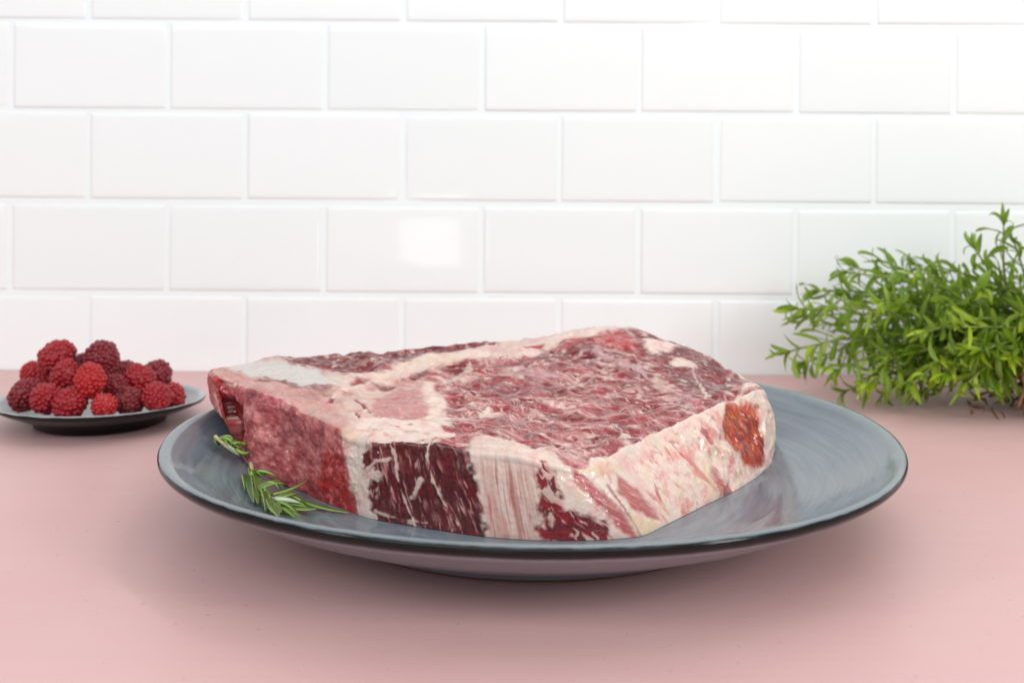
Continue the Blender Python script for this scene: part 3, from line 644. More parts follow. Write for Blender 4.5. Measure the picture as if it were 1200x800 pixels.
    if cls == 'streak':
        p = np.stack([s + 0.75 * h, h, 0 * s], 1)
        c = lerp(C_['bone'][None] * one[:, None], C_['red'][None], 0.9 * sst(-0.3, 0.3, fbm(p, (0.16, 0.9, 1), 3, 71)))
        return lerp(c, C_['pinkf'][None], 0.7 * sst(0.1, 0.45, fbm(p, (0.14, 0.8, 1), 3, 72))), 0.6 * one
    if cls == 'creamvein':
        p = np.stack([s + 0.45 * h, h, 0 * s], 1)
        c = lerp(np.array(srgb(236, 212, 198))[None] * one[:, None], C_['yel'][None], 0.45 * sst(-0.1, 0.5, fbm(q, 0.8, 3, 81)))
        c = lerp(c, np.array(srgb(226, 146, 138))[None], 0.9 * sst(-0.08, 0.4, fbm(q, 0.75, 4, 82, 0.6)))
        c = lerp(c, np.array(srgb(212, 120, 112))[None], 0.75 * sst(0.08, 0.42, fbm(p, (0.40, 1.3, 1), 3, 86)))
        v = sst(0.66, 0.90, ridge(p, (0.55, 1.0, 1), 3, 83)) * sst(-0.1, 0.35, fbm(q, 0.9, 2, 84))
        c = lerp(c, C_['bone2'][None], 0.85 * v)
        return lerp(c, C_['red'][None], 0.65 * sst(0.30, 0.5, fbm(q, (0.35, 0.22, 1), 3, 85))), 0.7 * one
    if cls == 'orange':
        p = np.stack([s + 0.15 * h + 0.15 * fbm(q, 0.6, 2, 91), h, 0 * s], 1)
        c = lerp(C_['orange'][None] * one[:, None], C_['orange2'][None], sst(-0.25, 0.35, fbm(p, (0.3, 0.7, 1), 3, 92)))
        c = lerp(c, np.array(srgb(225, 130, 50))[None], 0.8 * sst(0.60, 0.9, ridge(p, (0.3, 0.9, 1), 3, 93)))
        return lerp(c, C_['red2'][None], 0.7 * sst(0.15, 0.5, fbm(p, 0.35, 3, 94))), 0.9 * one
    if cls == 'cavity':
        return lerp(np.array(srgb(96, 14, 18))[None] * one[:, None], C_['red2'][None], sst(-0.2, 0.5, fbm(q, 0.4, 3, 95))), 0.8 * one
    raise KeyError(cls)

def build_steak():
    G, s, h, lam = steak_grid()
    nr, nc = G.shape[:2]
    N = grid_normals(G)
    q = np.ascontiguousarray(G.reshape(-1, 3) * 100); s = s.ravel().copy(); h = h.ravel().copy()
    is_top = np.zeros((nr, nc), bool); is_top[NSIDE:] = True; is_top = is_top.ravel()
    col = np.zeros((nr * nc, 3)); wet = np.zeros(nr * nc); calm = np.zeros(nr * nc); lift = np.zeros(nr * nc)
    # ground tissues
    c, w = tissue('eye', q[is_top], s[is_top], h[is_top], True); col[is_top] = c; wet[is_top] = w
    sd = ~is_top
    c, w = tissue('fat', q[sd], s[sd], h[sd], False); col[sd] = c; wet[sd] = w
    ends = sd & (s > s.max() - 6.5)
    c, w = tissue('bone', q[ends], s[ends], h[ends], False); col[ends] = c; wet[ends] = w
    warp = fbm(q, 0.55, 3, 101, 0.6)
    LIFT = dict(fat=0.15, whitefat=0.4, fatgrey=0.2, muscle=-0.25, backmuscle=-0.1, darkred=-0.45, tan=0.1, darkfleck=-0.15, vein=-0.5, pinkgrey=-0.1, fibre=-0.3, cavity=-9.0, orange=-0.5, crumbred=-0.3,
                swirl=-0.3, streak=-0.3, red=-0.2, yellowfat=0.4)
    for surf, kind, cls, soft, wp, op, pts in TISSUE:
        P = np.array(pts); pad = soft + wp + 0.3
        xy = q[:, :2] if surf == 'top' else np.stack([s, h], 1)
        side_ok = is_top if surf == 'top' else sd
        k = np.nonzero(side_ok & (xy[:, 0] > P[:, 0].min() - pad) & (xy[:, 0] < P[:, 0].max() + pad) & (xy[:, 1] > P[:, 1].min() - pad) & (xy[:, 1] < P[:, 1].max() + pad))[0]
        p = xy[k]
        if kind == 'poly': d = poly_sd(p, P); lo, hi = soft, -soft
        else: m2 = np.array([1.0, 0.45 if surf == 'top' else 1.0]); d = np.min([seg_dist(p * m2, a * m2, b * m2) for a, b in zip(P[:-1], P[1:])], 0); lo, hi = soft * 1.3, soft * 0.4
        m = op * (1 - sst(hi, lo, d + wp * warp[k] * 1.6))
        k, m = k[m > 0.003], m[m > 0.003]
        if not len(k): continue
        c, w = tissue(cls, q[k], s[k], h[k], surf == 'top')
        col[k] = lerp(col[k], c, m); wet[k] += (w - wet[k]) * m; lift[k] += (LIFT.get(cls, 0) - lift[k]) * m
        calm[k] += ((cls == 'whitefat') - calm[k]) * m
    # let the tissues of the two faces run into each other over the edge
    # relief along the normal (mm)
    row = np.repeat(np.arange(nr), nc)
    fade_c = np.clip((nr - row) / 40, 0, 1)
    lum = col.mean(1)
    d = np.where(is_top, 1.3, 0.35) * lift
    tp = is_top
    d[tp] += (1 - 0.75 * calm[tp]) * (2.5 * fbm(q[tp], (2.6, 1.8, 2), 2, 111) + 2.3 * ridge(q[tp] + 0.3 * fbm(q[tp], 1.2, 2, 121)[:, None], (2.0, 1.1, 1), 2, 112) + 0.35 * fbm(q[tp], 0.35, 3, 113)) + 0.7 * (lum[tp] - 0.3)
    sl = sd & (s < 9.3); sr = sd & (s > 24.0); sm = sd & ~sl & ~sr
    d[sl] += 1.9 * fbm(q[sl], 0.9, 4, 114, 0.6) + 0.5 * fbm(q[sl], 0.22, 2, 115)
    d[sm] += 0.5 * fbm(q[sm], (0.9, 0.9, 1.4), 3, 116) + 0.5 * (lum[sm] - 0.3) + 0.15 * fbm(q[sm], 0.15, 2, 118)
    d[sr] += 1.6 * fbm(q[sr], 1.1, 3, 117) + 0.8 * ridge(q[sr], (0.8, 0.8, 1.2), 2, 119) + 0.2 * fbm(q[sr], 0.15, 2, 120)
    d = d.reshape(nr, nc)
    # blend relief across the edge rows and along the columns
    e = slice(NSIDE - 9, NSIDE + 9); t = np.linspace(0, 1, 18)[:, None]
    mid = (d[NSIDE - 10] + d[NSIDE + 10]) / 2
    d[e] = d[e] * (np.abs(t - 0.5) * 2) ** 1.0 + mid[None] * (1 - (np.abs(t - 0.5) * 2) ** 1.0)
    d[:6] *= np.linspace(0, 1, 6)[:, None]
    V = G + N * d[..., None] * 0.001
    foot = V[0].copy(); foot[:, :2] = foot[:, :2] * 0.94; foot[:, 2] += 0.0006
    Vf = np.concatenate([foot, V.reshape(-1, 3), V[-1].mean(0)[None], foot.mean(0)[None]])
    i = np.arange(nr)[:, None] * nc; j = np.arange(nc)[None, :]; k = (j + 1) % nc
    quads = np.stack([i + j, i + k, i + nc + k, i + nc + j], -1).reshape(-1, 4)
    jj = np.arange(nc); kk = (jj + 1) % nc
    capT = np.stack([nr * nc + jj, nr * nc + kk, np.full(nc, (nr + 1) * nc)], -1)
    capB = np.stack([kk, jj, np.full(nc, (nr + 1) * nc + 1)], -1)
    me = np_mesh('raw_steak', Vf, [quads, capT, capB])
    colf = np.concatenate([col[:nc], col, col[-1:], col[:1]]); wf = np.concatenate([wet[:nc], wet, wet[-1:], wet[:1]])
    color_attr(me, 'tissue', colf); float_attr(me, 'wet', wf)
    return me
steak = tag(link('raw_steak', build_steak(), mat_meat()), 'thick raw marbled beef steak on the blue grey plate', 'steak')

# ------------------------------------------------------------------ raspberries in the saucer
def ico(sub):
    bm = bmesh.new(); bmesh.ops.create_icosphere(bm, subdivisions=sub, radius=1)
    v = np.array([x.co[:] for x in bm.verts]); f = np.array([[y.index for y in x.verts] for x in bm.faces]); bm.free(); return v, f
ICO_V, ICO_F = ico(2)
def berry_mesh(seed, open_end, squash=1.0, count=140):
    g = np.random.default_rng(seed); vs, fs, pit, off = [], [], [], 0
    ax = np.array([0.79, 0.77, 0.86 * squash])
    nu, nv = 28, 18
    th = np.linspace(0, np.pi, nv); ph = np.linspace(0, 2 * np.pi, nu, endpoint=False)
    T, Pp = np.meshgrid(th, ph, indexing='ij')
    rr = 0.97 * np.ones_like(T)
    if open_end: rr = rr * (1 - 0.62 * np.exp(-(T / 0.42) ** 4))
    tz = 1 - 0.15 * np.maximum(0, -np.cos(T) if open_end else np.cos(T))
    body = np.stack([np.sin(T) * np.cos(Pp) * rr * tz * ax[0], np.sin(T) * np.sin(Pp) * rr * tz * ax[1], np.cos(T) * rr * ax[2]], -1).reshape(-1, 3)
    i = np.arange(nv - 1)[:, None] * nu; j = np.arange(nu)[None, :]; k = (j + 1) % nu
    q = np.stack([i + j, i + nu + j, i + nu + k, i + k], -1).reshape(-1, 4)
    vs.append(body); pit.append(np.zeros(len(body))); off = len(body)
    tri = []
    for m in range(count):
        z = 1 - 2 * (m + 0.5) / count; a = m * 2.39996 + g.normal(0, 0.10)
        if open_end and z > 0.80: continue
        z = np.clip(z + g.normal(0, 0.015), -1, 1); s = np.sqrt(1 - z * z)
        n = np.array([s * np.cos(a), s * np.sin(a), z]); p = n * ax * (0.94 + g.normal(0, 0.03))
        taper = 1 - 0.15 * max(0, -z if open_end else z)
        r = 0.142 * (1 + g.normal(0, 0.14)) * taper
        v = ICO_V * r
        d = v @ n; v = v + n * (d[:, None] * 0.05)
        vs.append(v + p * np.array([taper, taper, 1])); pit.append(np.clip(d / r, 0, 1)); tri.append(ICO_F + off); off += len(v)
    me = np_mesh('raspberry', np.concatenate(vs), [q, np.concatenate(tri)])
    float_attr(me, 'pit', np.concatenate(pit)); return me
BM = [berry_mesh(1, False, 1.12), berry_mesh(2, True, 0.95), berry_mesh(3, False, 1.03, 130), berry_mesh(4, True, 1.05, 132)]
RED = {'dark': mat_berry('dark_raspberry', srgb(108, 10, 26), srgb(138, 16, 32), 0.30, 0.12), 'mid': mat_berry('red_raspberry', srgb(138, 10, 24), srgb(170, 18, 30), 0.30, 0.12),
       'bright': mat_berry('bright_raspberry', srgb(160, 16, 24), srgb(184, 26, 30), 0.30, 0.12), 'dusk': mat_berry('dusky_raspberry', srgb(110, 14, 24), srgb(130, 28, 34), 0.5, 0.3)}
BERRIES = [  # x, y, z, radius, mesh, colour, open end or tip direction, label
    (-0.2642, 0.1480, 0.0219, .00616, 2, 'bright', (0.2, -0.3, 0.9), 'small bright red raspberry at the far left of the heap, behind a dark one'),
    (-0.2450, 0.1350, 0.0329, .00892, 0, 'mid', (0.75, 0.1, 0.55), 'plump red raspberry on top of the heap at its left'),
    (-0.2511, 0.1400, 0.0217, .00675, 2, 'mid', (-0.3, -0.5, 0.8), 'half hidden raspberry under the left one of the two topmost berries'),
    (-0.2351, 0.1220, 0.0252, .00806, 0, 'mid', (0.15, -0.25, 0.95), 'upright crimson raspberry just left of the bright red long one'),
    (-0.2505, 0.1120, 0.0180, .00812, 0, 'dark', (0.65, -0.2, 0.7), 'dark raspberry at the left end of the front row, by the saucer rim'),
    (-0.2359, 0.1010, 0.0187, .00775, 2, 'mid', (0.3, -0.55, 0.75), 'glossy raspberry second from the left in the front row'),
    (-0.2216, 0.0960, 0.0174, .00809, 0, 'mid', (0.8, -0.3, 0.45), 'raspberry lying on its side below the bright red long one'),
    (-0.2130, 0.0980, 0.0282, .00770, 0, 'bright', (0.05, -0.2, 1.0), 'brightest red raspberry, long and upright at the front of the heap'),
    (-0.2183, 0.1280, 0.0334, .00859, 0, 'dark', (0.45, -0.35, -0.8), 'dark raspberry topmost on the heap, leaning right above the bright one'),
    (-0.2039, 0.0920, 0.0167, .00638, 1, 'bright', (0.35, -0.35, 0.85), 'small bright raspberry with open hollow end at the front middle'),
    (-0.2061, 0.1120, 0.0222, .00663, 2, 'dark', (-0.3, -0.4, 0.8), 'dark raspberry wedged right of the brightest one, above the dusky one'),
    (-0.1963, 0.1040, 0.0167, .00716, 3, 'dusk', (-0.55, -0.45, 0.7), 'dusky brownish raspberry in the front row right of the hollow one'),
    (-0.2152, 0.1500, 0.0218, .00687, 2, 'dark', (0.5, 0.3, 0.8), 'raspberry peeping out behind the topmost dark one, on its right'),
    (-0.1972, 0.1220, 0.0237, .00784, 0, 'mid', (-0.35, -0.3, 0.85), 'pointed red raspberry above the two berries at the right of the front row'),
    (-0.1966, 0.1450, 0.0215, .00840, 2, 'dark', (0.3, 0.4, 0.8), 'large dark raspberry at the right back of the heap'),
    (-0.1828, 0.1050, 0.0182, .00720, 2, 'mid', (0.15, -0.3, -0.9), 'round matte red raspberry at the right end of the front row'),
    (-0.1793, 0.1180, 0.0164, .00670, 3, 'mid', (-0.6, -0.3, 0.75), 'glossy raspberry farthest right in the saucer, resting near its rim'),
    (-0.2381, 0.1500, 0.0258, .00687, 2, 'dark', (0.2, 0.5, 0.8), 'raspberry in the back seen between the two topmost berries'),
]
for x, y, z, r, mi, cn, ax, lab in BERRIES:
    o = bpy.data.objects.new('raspberry', BM[mi]); COL.objects.link(o)
    if not BM[mi].materials: BM[mi].materials.append(RED['mid'])
    o.material_slots[0].link = 'OBJECT'; o.material_slots[0].material = RED[cn]
    o.location = (x, y, z); o.scale = (r * 1.15,) * 3
    o.rotation_mode = 'QUATERNION'
    o.rotation_quaternion = Vector((0, 0, 1)).rotation_difference(Vector(ax).normalized()) @ Quaternion((0, 0, 1), random.uniform(0, 6.28))
    tag(o, lab, 'raspberry', 'raspberries heaped in the small saucer')

# ------------------------------------------------------------------ rosemary on the plate
def needle_mesh(bend, fat=1.0):
    """a rosemary needle along +y, length 1, thick, with rolled edges and a grooved back"""
    ns, nc = 9, 10; V = []; A = []
    for i in range(ns):
        t = i / (ns - 1); w = 0.082 * fat * (math.sin(math.pi * min(1, 0.09 + 0.91 * t) ** 0.75) ** 0.55 if t < 1 else 0.02)
        w = max(w, 0.016); zc = bend * 4 * t * (1 - t)
        for k in range(nc):
            a = 2 * math.pi * k / nc
            x, z = math.cos(a) * w, math.sin(a) * w * 0.52
            if math.sin(a) > 0.9: z *= 0.45
            V.append((x, t, z + zc)); A.append(min(1, abs(x) / max(w, 1e-5)) if z > -0.2 * w else 1)
    Q = [(i * nc + k, i * nc + (k + 1) % nc, (i + 1) * nc + (k + 1) % nc, (i + 1) * nc + k) for i in range(ns - 1) for k in range(nc)]
    V += [(0, -0.01, 0), (0, 1.01, 0)]; A += [0.5, 0.5]; n = ns * nc
    Tt = [(n, (k + 1) % nc, k) for k in range(nc)] + [(n + 1, (ns - 1) * nc + k, (ns - 1) * nc + (k + 1) % nc) for k in range(nc)]
    me = np_mesh('needle', V, [np.array(Q), np.array(Tt)]); float_attr(me, 'across', A); return me
ros_mat = mat_leaf('rosemary_green', srgb(38, 78, 14), srgb(156, 186, 92), None, 0.32, 0.0, 0.9)
ros_pale = mat_leaf('rosemary_underside', srgb(176, 196, 160), srgb(206, 218, 190), None, 0.5, 0.0, 0.5)
twig_mat = mat_plain('pale_twig', srgb(176, 160, 118), srgb(206, 194, 158), 0.7, 500)
NM = [needle_mesh(0.03), needle_mesh(0.09), needle_mesh(-0.05, 1.15)]
for m_ in NM: m_.materials.append(ros_mat)
pale_me = needle_mesh(0.02, 1.35); pale_me.materials.append(ros_pale)
def tube_mesh(name, pts, r0, r1, nc=8):
    pts = [Vector(p) for p in pts]; n = len(pts); V = []
    fine = []
    for i in range(n - 1):
        p0, p1, p2, p3 = pts[max(i - 1, 0)], pts[i], pts[i + 1], pts[min(i + 2, n - 1)]
        for k in range(4):
            t = k / 4
            fine.append(0.5 * ((2 * p1) + (p2 - p0) * t + (2 * p0 - 5 * p1 + 4 * p2 - p3) * t * t + (3 * p1 - p0 - 3 * p2 + p3) * t ** 3))
    fine.append(pts[-1]); m = len(fine)
    for i, p in enumerate(fine):
        d = (fine[min(i + 1, m - 1)] - fine[max(i - 1, 0)]).normalized()
        u = d.orthogonal().normalized() if i == 0 else (u - d * u.dot(d)).normalized()
        v = d.cross(u); r = r0 + (r1 - r0) * i / (m - 1)
        for k in range(nc):
            a = 2 * math.pi * k / nc; V.append(p + (u * math.cos(a) + v * math.sin(a)) * r)
    Q = [(i * nc + k, i * nc + (k + 1) % nc, (i + 1) * nc + (k + 1) % nc, (i + 1) * nc + k) for i in range(m - 1) for k in range(nc)]
    V += [fine[0], fine[-1]]
    Tt = [(m * nc, (k + 1) % nc, k) for k in range(nc)] + [(m * nc + 1, (m - 1) * nc + k, (m - 1) * nc + (k + 1) % nc) for k in range(nc)]
    return np_mesh(name, [tuple(v) for v in V], [np.array(Q), np.array(Tt)]), fine
def place_along(o, a, b, roll=0.0, width=1.0, girth=None):
    """lay a unit piece that points along +y from a to b; its upper side (+z) turned up, then rolled"""
    a, b = Vector(a), Vector(b); y = (b - a); L = y.length; y.normalize()
    z = Vector((0, 0, 1)) - y * y.z
    if z.length < 0.2: z = Vector((0, -1, 0)) - y * -y.y
    z.normalize(); x = y.cross(z)
    c, s = math.cos(roll), math.sin(roll); x, z = x * c + z * s, z * c - x * s
    g = girth * width if girth else L * width
    M = Matrix((x * g, y * L, z * g)).transposed().to_4x4(); M.translation = a
    return M
def sprig(label, base, stem_pts, needles):
    root = tag(empty('rosemary_sprig', base), label, 'herb sprig')
    inv = Matrix.Translation(Vector(base)).inverted()
    me, _ = tube_mesh('stem', [Vector(p) - Vector(base) for p in stem_pts], 0.0008, 0.0005)
    link('stem', me, twig_mat, root)
    for n_, (a, b, kind, roll, w) in enumerate(needles):
        me = pale_me if kind == 'pale' else NM[kind]
        o = link('needle', me, None, root)
        if kind == 'pale': o['label'] = 'pale needle showing its whitish underside'
        o.matrix_basis = inv @ place_along(None, a, b, roll, w, 0.0160)
    return root
sprig('larger rosemary sprig with long needles on the front left of the plate', (-0.1044, -0.0215, 0.0164), [(-0.1071, -0.0145, 0.0190), (-0.1038, -0.0240, 0.0172), (-0.0977, -0.0349, 0.0153), (-0.0906, -0.0472, 0.0148)], [
    ((-0.1064, -0.0185, 0.0182), (-0.0990, -0.0410, 0.0165), 0, 0.3, 1.00),
    ((-0.1059, -0.0232, 0.0169), (-0.0948, -0.0611, 0.0184), 1, -0.4, 1.00),
    ((-0.1070, -0.0251, 0.0174), (-0.1013, -0.0456, 0.0178), 0, 0.5, 1.10),
    ((-0.1037, -0.0256, 0.0192), (-0.0995, -0.0274, 0.0166), 2, 0.2, 1.50),
    ((-0.1018, -0.0256, 0.0192), (-0.0949, -0.0253, 0.0170), 0, 0.2, 1.20),
    ((-0.0978, -0.0424, 0.0175), (-0.0904, -0.0327, 0.0163), 1, -0.3, 1.00),
    ((-0.0953, -0.0319, 0.0170), (-0.0908, -0.0323, 0.0152), 0, 0.0, 1.30),
    ((-0.0981, -0.0374, 0.0160), (-0.0885, -0.0706, 0.0186), 1, 0.5, 1.00),
    ((-0.0938, -0.0478, 0.0167), (-0.0904, -0.0599, 0.0169), 0, -0.3, 1.30),
    ((-0.0893, -0.0530, 0.0172), (-0.0813, -0.0489, 0.0145), 'pale', 0.1, 1.15),
    ((-0.0921, -0.0446, 0.0161), (-0.0827, -0.0274, 0.0167), 2, 0.3, 0.95),
    ((-0.0914, -0.0489, 0.0153), (-0.0846, -0.0654, 0.0164), 0, 0.3, 1.20),
    ((-0.0904, -0.0508, 0.0153), (-0.0795, -0.0605, 0.0140), 1, 0.3, 1.00),
    ((-0.0901, -0.0494, 0.0155), (-0.0797, -0.0491, 0.0134), 0, -0.4, 0.95),
    ((-0.0874, -0.0508, 0.0144), (-0.0754, -0.0499, 0.0128), 2, -0.2, 0.80),
    ((-0.0879, -0.0389, 0.0147), (-0.0803, -0.0446, 0.0129), 0, 0.2, 1.20),
    ((-0.0834, -0.0412, 0.0133), (-0.0640, -0.0501, 0.0117), 2, 0.0, 0.75),
    ((-0.0900, -0.0590, 0.0167), (-0.0831, -0.0760, 0.0184), 0, 0.2, 1.30),
    ((-0.0945, -0.0424, 0.0175), (-0.0898, -0.0537, 0.0156), 2, 0.6, 1.00),
    ((-0.1019, -0.0278, 0.0176), (-0.0964, -0.0471, 0.0165), 0, 0.2, 1.10),
    ((-0.0873, -0.0571, 0.0155), (-0.0788, -0.0613, 0.0140), 0, 0.2, 1.00),
    ((-0.0860, -0.0432, 0.0130), (-0.0775, -0.0499, 0.0118), 1, 0.2, 1.00),
    ((-0.1024, -0.0256, 0.0192), (-0.0982, -0.0219, 0.0176), 2, -0.3, 1.00),
    ((-0.1018, -0.0321, 0.0163), (-0.0931, -0.0618, 0.0181), 0, 0.2, 1.00),
    ((-0.0963, -0.0383, 0.0182), (-0.0913, -0.0375, 0.0155), 1, 0.3, 1.00),
    ((-0.0884, -0.0492, 0.0166), (-0.0848, -0.0402, 0.0151), 0, -0.2, 1.10),
    ((-0.0958, -0.0458, 0.0161), (-0.0865, -0.0707, 0.0181), 1, 0.3, 1.00),
    ((-0.0854, -0.0574, 0.0150), (-0.0798, -0.0665, 0.0153), 0, 0.2, 1.10),
])
sprig('small rosemary tip with few needles tucked by the left end of the steak', (-0.1207, -0.0053, 0.0245), [(-0.1233, -0.0057, 0.0269), (-0.1200, -0.0078, 0.0251), (-0.1161, -0.0102, 0.0231), (-0.1123, -0.0120, 0.0216)], [
    ((-0.1228, -0.0038, 0.0257), (-0.1220, -0.0052, 0.0231), 0, 0.0, 1.30),
    ((-0.1193, -0.0107, 0.0281), (-0.1157, -0.0090, 0.0241), 1, 0.4, 1.20),
    ((-0.1175, -0.0135, 0.0285), (-0.1121, -0.0115, 0.0234), 0, 0.2, 1.00),
    ((-0.1165, -0.0112, 0.0250), (-0.1121, -0.0114, 0.0208), 'pale', 0.2, 0.80),
    ((-0.1138, -0.0112, 0.0250), (-0.1101, -0.0077, 0.0238), 0, 0.3, 1.30),
    ((-0.1134, -0.0127, 0.0237), (-0.1082, -0.0099, 0.0221), 2, 0.2, 1.10),
    ((-0.1137, -0.0089, 0.0214), (-0.1091, -0.0089, 0.0201), 0, 0.2, 1.20),
    ((-0.1154, -0.0102, 0.0231), (-0.1120, -0.0104, 0.0202), 1, 0.2, 1.20),
    ((-0.1189, -0.0069, 0.0259), (-0.1147, -0.0089, 0.0214), 0, 0.1, 1.10),
    ((-0.1212, -0.0060, 0.0266), (-0.1174, -0.0077, 0.0224), 1, 0.2, 1.20),
    ((-0.1141, -0.0153, 0.0270), (-0.1116, -0.0096, 0.0249), 0, -0.2, 1.20),
])


# ------------------------------------------------------------------ bunch of herbs by the wall
def leaf_mesh(bend, twist, wide=0.105, fold=0.35):
    ns = 9; V, A = [], []
    y, z, ang = 0.0, 0.0, 0.0
    for i in range(ns):
        t = i / (ns - 1)
        w = wide * (math.sin(math.pi * (0.06 + 0.94 * t) ** 0.85) ** 0.75 if t < 1 else 0.0) + (0.012 if t < 0.99 else 0.002)
        tw = twist * t
        for k, u in enumerate((-1, -0.5, 0, 0.5, 1)):
            x = u * w; h = fold * abs(u) * w
            V.append((x * math.cos(tw) - h * math.sin(tw), y - math.sin(ang) * (x * math.sin(tw) + h * math.cos(tw)), z + math.cos(ang) * (x * math.sin(tw) + h * math.cos(tw)))); A.append(abs(u))
        ang = -bend * t * 1.3; y += math.cos(ang) / (ns - 1); z += math.sin(ang) / (ns - 1)
    Q = [(i * 5 + k, i * 5 + k + 1, i * 5 + k + 6, i * 5 + k + 5) for i in range(ns - 1) for k in range(4)]
    me = np_mesh('leaf', V, [np.array(Q)]); float_attr(me, 'across', A); return me, np.array(V), np.array(Q), np.array(A)
green = mat_leaf('herb_green', srgb(88, 124, 8), srgb(182, 208, 48), srgb(140, 170, 66), 0.40, 0.35, 0.5)
dry = mat_plain('dried_brown_leaf', srgb(78, 54, 32), srgb(142, 110, 72), 0.8, 120)
stem_mat = mat_plain('green_stem', srgb(110, 132, 56), srgb(140, 150, 80), 0.6, 120)
LM = [leaf_mesh(b, t, w) for b, t, w in ((0.6, 0.6, .10), (1.6, -0.7, .09), (-0.9, 0.8, .11), (2.4, 0.4, .085), (1.1, -1.4, .12), (0.2, 0.2, .08), (-1.6, -0.5, .09))]
for l_ in LM: l_[0].materials.append(green)
HERB = Vector((0.30, 0.20, 0.0))
herb = tag(empty('herb_bunch', HERB), 'bunch of fresh green narrow leaved herbs lying on the pink table by the wall', 'herb bunch')
rg = random.Random(21)
tips = [(.182, .012, .178), (.204, .010, .178), (.222, .012, .172), (.150, .066, .165), (.147, .040, .170), (.160, .060, .185), (.170, .030, .160), (.172, .072, .20), (.185, .084, .19), (.186, .022, .155), (.196, .070, .16), (.203, .020, .165), (.208, .088, .20),
        (.214, .055, .145), (.222, .080, .17), (.226, .030, .145), (.233, .084, .21), (.240, .045, .14), (.246, .076, .155), (.252, .024, .145), (.256, .092, .185), (.262, .060, .14), (.270, .106, .18),
        (.272, .032, .14), (.281, .095, .19), (.286, .070, .145), (.300, .100, .17), (.304, .050, .14), (.312, .110, .20), (.325, .085, .15), (.335, .105, .18), (.345, .060, .15), (.36, .095, .19), (.375, .06, .18), (.37, .03, .165)]
for k in range(26):
    x = rg.uniform(.165, .36); tips.append((x, rg.uniform(.03, .085) * min(1, (x - .12) / .08), rg.uniform(.17, .24)))
for k in range(26):
    tips.append((rg.uniform(.19, .33), rg.uniform(.02, .07), rg.uniform(.138, .165)))
tips = [(x, z - (0.009 if x < .20 else 0.007 if x < .255 else 0.003) * min(1, z / 0.05), y) for x, z, y in tips]
leaves = []
for n_, (tx, tz, ty) in enumerate(tips):
    tip = Vector((tx, ty, tz)) - HERB
    b0 = Vector((rg.uniform(-0.015, 0.045) + (tx - .30) * 0.35, rg.uniform(-0.02, 0.025), 0.010 + rg.uniform(0, 0.008)))
    mid = b0.lerp(tip, 0.55) + Vector((rg.uniform(-.008, .008), rg.uniform(-.008, .008), 0.010 + rg.uniform(0, 0.010)))
    me, line = tube_mesh('stem', [b0, b0.lerp(mid, 0.5) + Vector((0, 0, .003)), mid, tip], 0.0011, 0.0005, 6)
    link('stem', me, stem_mat, herb)
    L = sum((line[i + 1] - line[i]).length for i in range(len(line) - 1)); pos = L * 0.16; turn = rg.uniform(0, 6.28)
    acc = 0.0
    for i in range(len(line) - 1):
        seg = (line[i + 1] - line[i]); sl = seg.length
        while pos < acc + sl:
            p = line[i] + seg * ((pos - acc) / sl); d = seg.normalized(); u = d.orthogonal().normalized(); v = d.cross(u)
            f = pos / L
            for side in (0, math.pi):
                a = turn + side + rg.uniform(-.3, .3)
                out = u * math.cos(a) + v * math.sin(a)
                ln = rg.uniform(.015, .027) * (1.0 if f < 0.85 else 0.75)
                dr = (d * rg.uniform(0.45, 1.0) + out * rg.uniform(0.6, 1.0) + Vector((0, 0, -0.12))).normalized()
                leaves.append([p, p + dr * ln, rg.randrange(len(LM)), rg.uniform(-.8, .8), rg.uniform(.75, 1.15)])
            turn += 1.45; pos += rg.uniform(.0045, .0074)
        acc += sl
    d = (line[-1] - line[-3]).normalized()
    for k in range(5):
        a = k * 2.4 + rg.uniform(0, 1); u = d.orthogonal().normalized(); v = d.cross(u)
        dr = (d + (u * math.cos(a) + v * math.sin(a)) * rg.uniform(.2, .55)).normalized()
        leaves.append([line[-1], line[-1] + dr * rg.uniform(.010, .018), rg.randrange(len(LM)), rg.uniform(-.8, .8), rg.uniform(.6, .9)])
for l in leaves:                                  # nothing sinks into the table
    if l[1].z < 0.002: l[1].z = 0.002 + rg.uniform(0, .002)
leaves = [l for l in leaves if l[1].y + HERB.y < WALL_Y - 0.006]
camp = Vector((-0.008, -0.422, 0.13)) - HERB
leaves.sort(key=lambda l: (l[0] - camp).length + (0.15 if l[0].x + HERB.x > .30 else 0))
stuff_v, stuff_f, stuff_a, off = [], [], [], 0
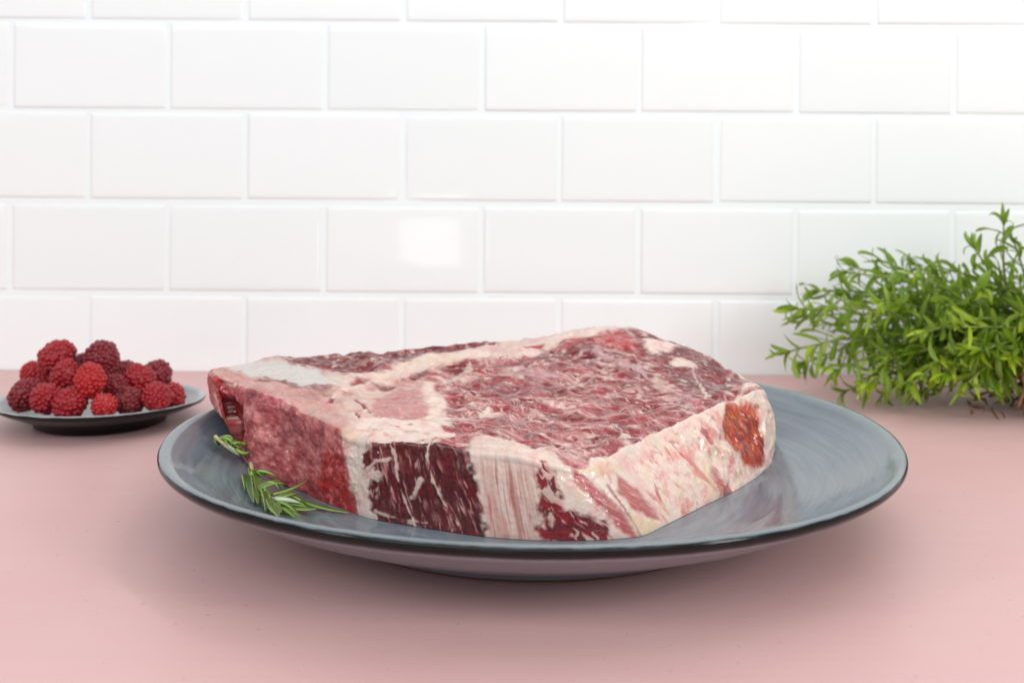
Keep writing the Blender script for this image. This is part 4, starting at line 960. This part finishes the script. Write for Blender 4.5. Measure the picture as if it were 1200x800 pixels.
for n_, (a, b, k, roll, w) in enumerate(leaves):
    M = place_along(None, a, b, roll, w, 0.0145)
    if n_ < 300:
        link('leaf', LM[k][0], None, herb).matrix_basis = M
    else:
        m3 = np.array(M); stuff_v.append(LM[k][1] @ m3[:3, :3].T + m3[:3, 3]); stuff_f.append(LM[k][2] + off); stuff_a.append(LM[k][3]); off += len(LM[k][1])
if stuff_v:
    me = np_mesh('foliage', np.concatenate(stuff_v), [np.concatenate(stuff_f)]); float_attr(me, 'across', np.concatenate(stuff_a))
    tag(link('foliage', me, green, herb), kind='stuff')
stuff_v, stuff_f, stuff_a, off = [], [], [], 0
for n_ in range(620):
    c = Vector((rg.gauss(.018, .030), rg.gauss(-0.026, .014), abs(rg.gauss(0.006, 0.010)) + 0.002))
    if n_ % 5 == 0: c.z += rg.uniform(0.01, 0.05)
    if n_ % 5 == 1: c.x += rg.uniform(0.0, 0.06)
    dr = Vector((rg.gauss(0, 1), rg.gauss(0, 1), rg.gauss(0, .6))).normalized() * rg.uniform(.008, .020)
    k = rg.randrange(len(LM)); e = c + dr; e.z = max(e.z, 0.0015)
    m3 = np.array(place_along(None, c, e, rg.uniform(-2, 2), rg.uniform(.5, .9), 0.014))
    v = LM[k][1] @ m3[:3, :3].T + m3[:3, 3]; v[:, 2] = np.maximum(v[:, 2], 0.0006)
    stuff_v.append(v); stuff_f.append(LM[k][2] + off); off += len(v)
me = np_mesh('dried_leaves', np.concatenate(stuff_v), [np.concatenate(stuff_f)])
tag(link('dried_leaves', me, dry, herb), kind='stuff')

twig_brown = mat_plain('dried_twig', srgb(104, 78, 52), srgb(158, 124, 88), 0.8, 300)
for n_ in range(26):
    a = Vector((rg.uniform(-.045, .05), rg.uniform(-.055, -.02), rg.uniform(.004, .016)))
    b = a + Vector((rg.uniform(-.022, .022), rg.uniform(-.012, .006), rg.uniform(.002, .034)))
    m_ = (a + b) / 2 + Vector((rg.uniform(-.006, .006), rg.uniform(-.006, .003), rg.uniform(-.002, .006)))
    me, _ = tube_mesh('dried_twig', [a, a.lerp(m_, .6) + Vector((rg.uniform(-.003, .003), 0, 0)), m_, b], 0.0010, 0.0006, 6)
    link('dried_twig', me, twig_brown, herb)
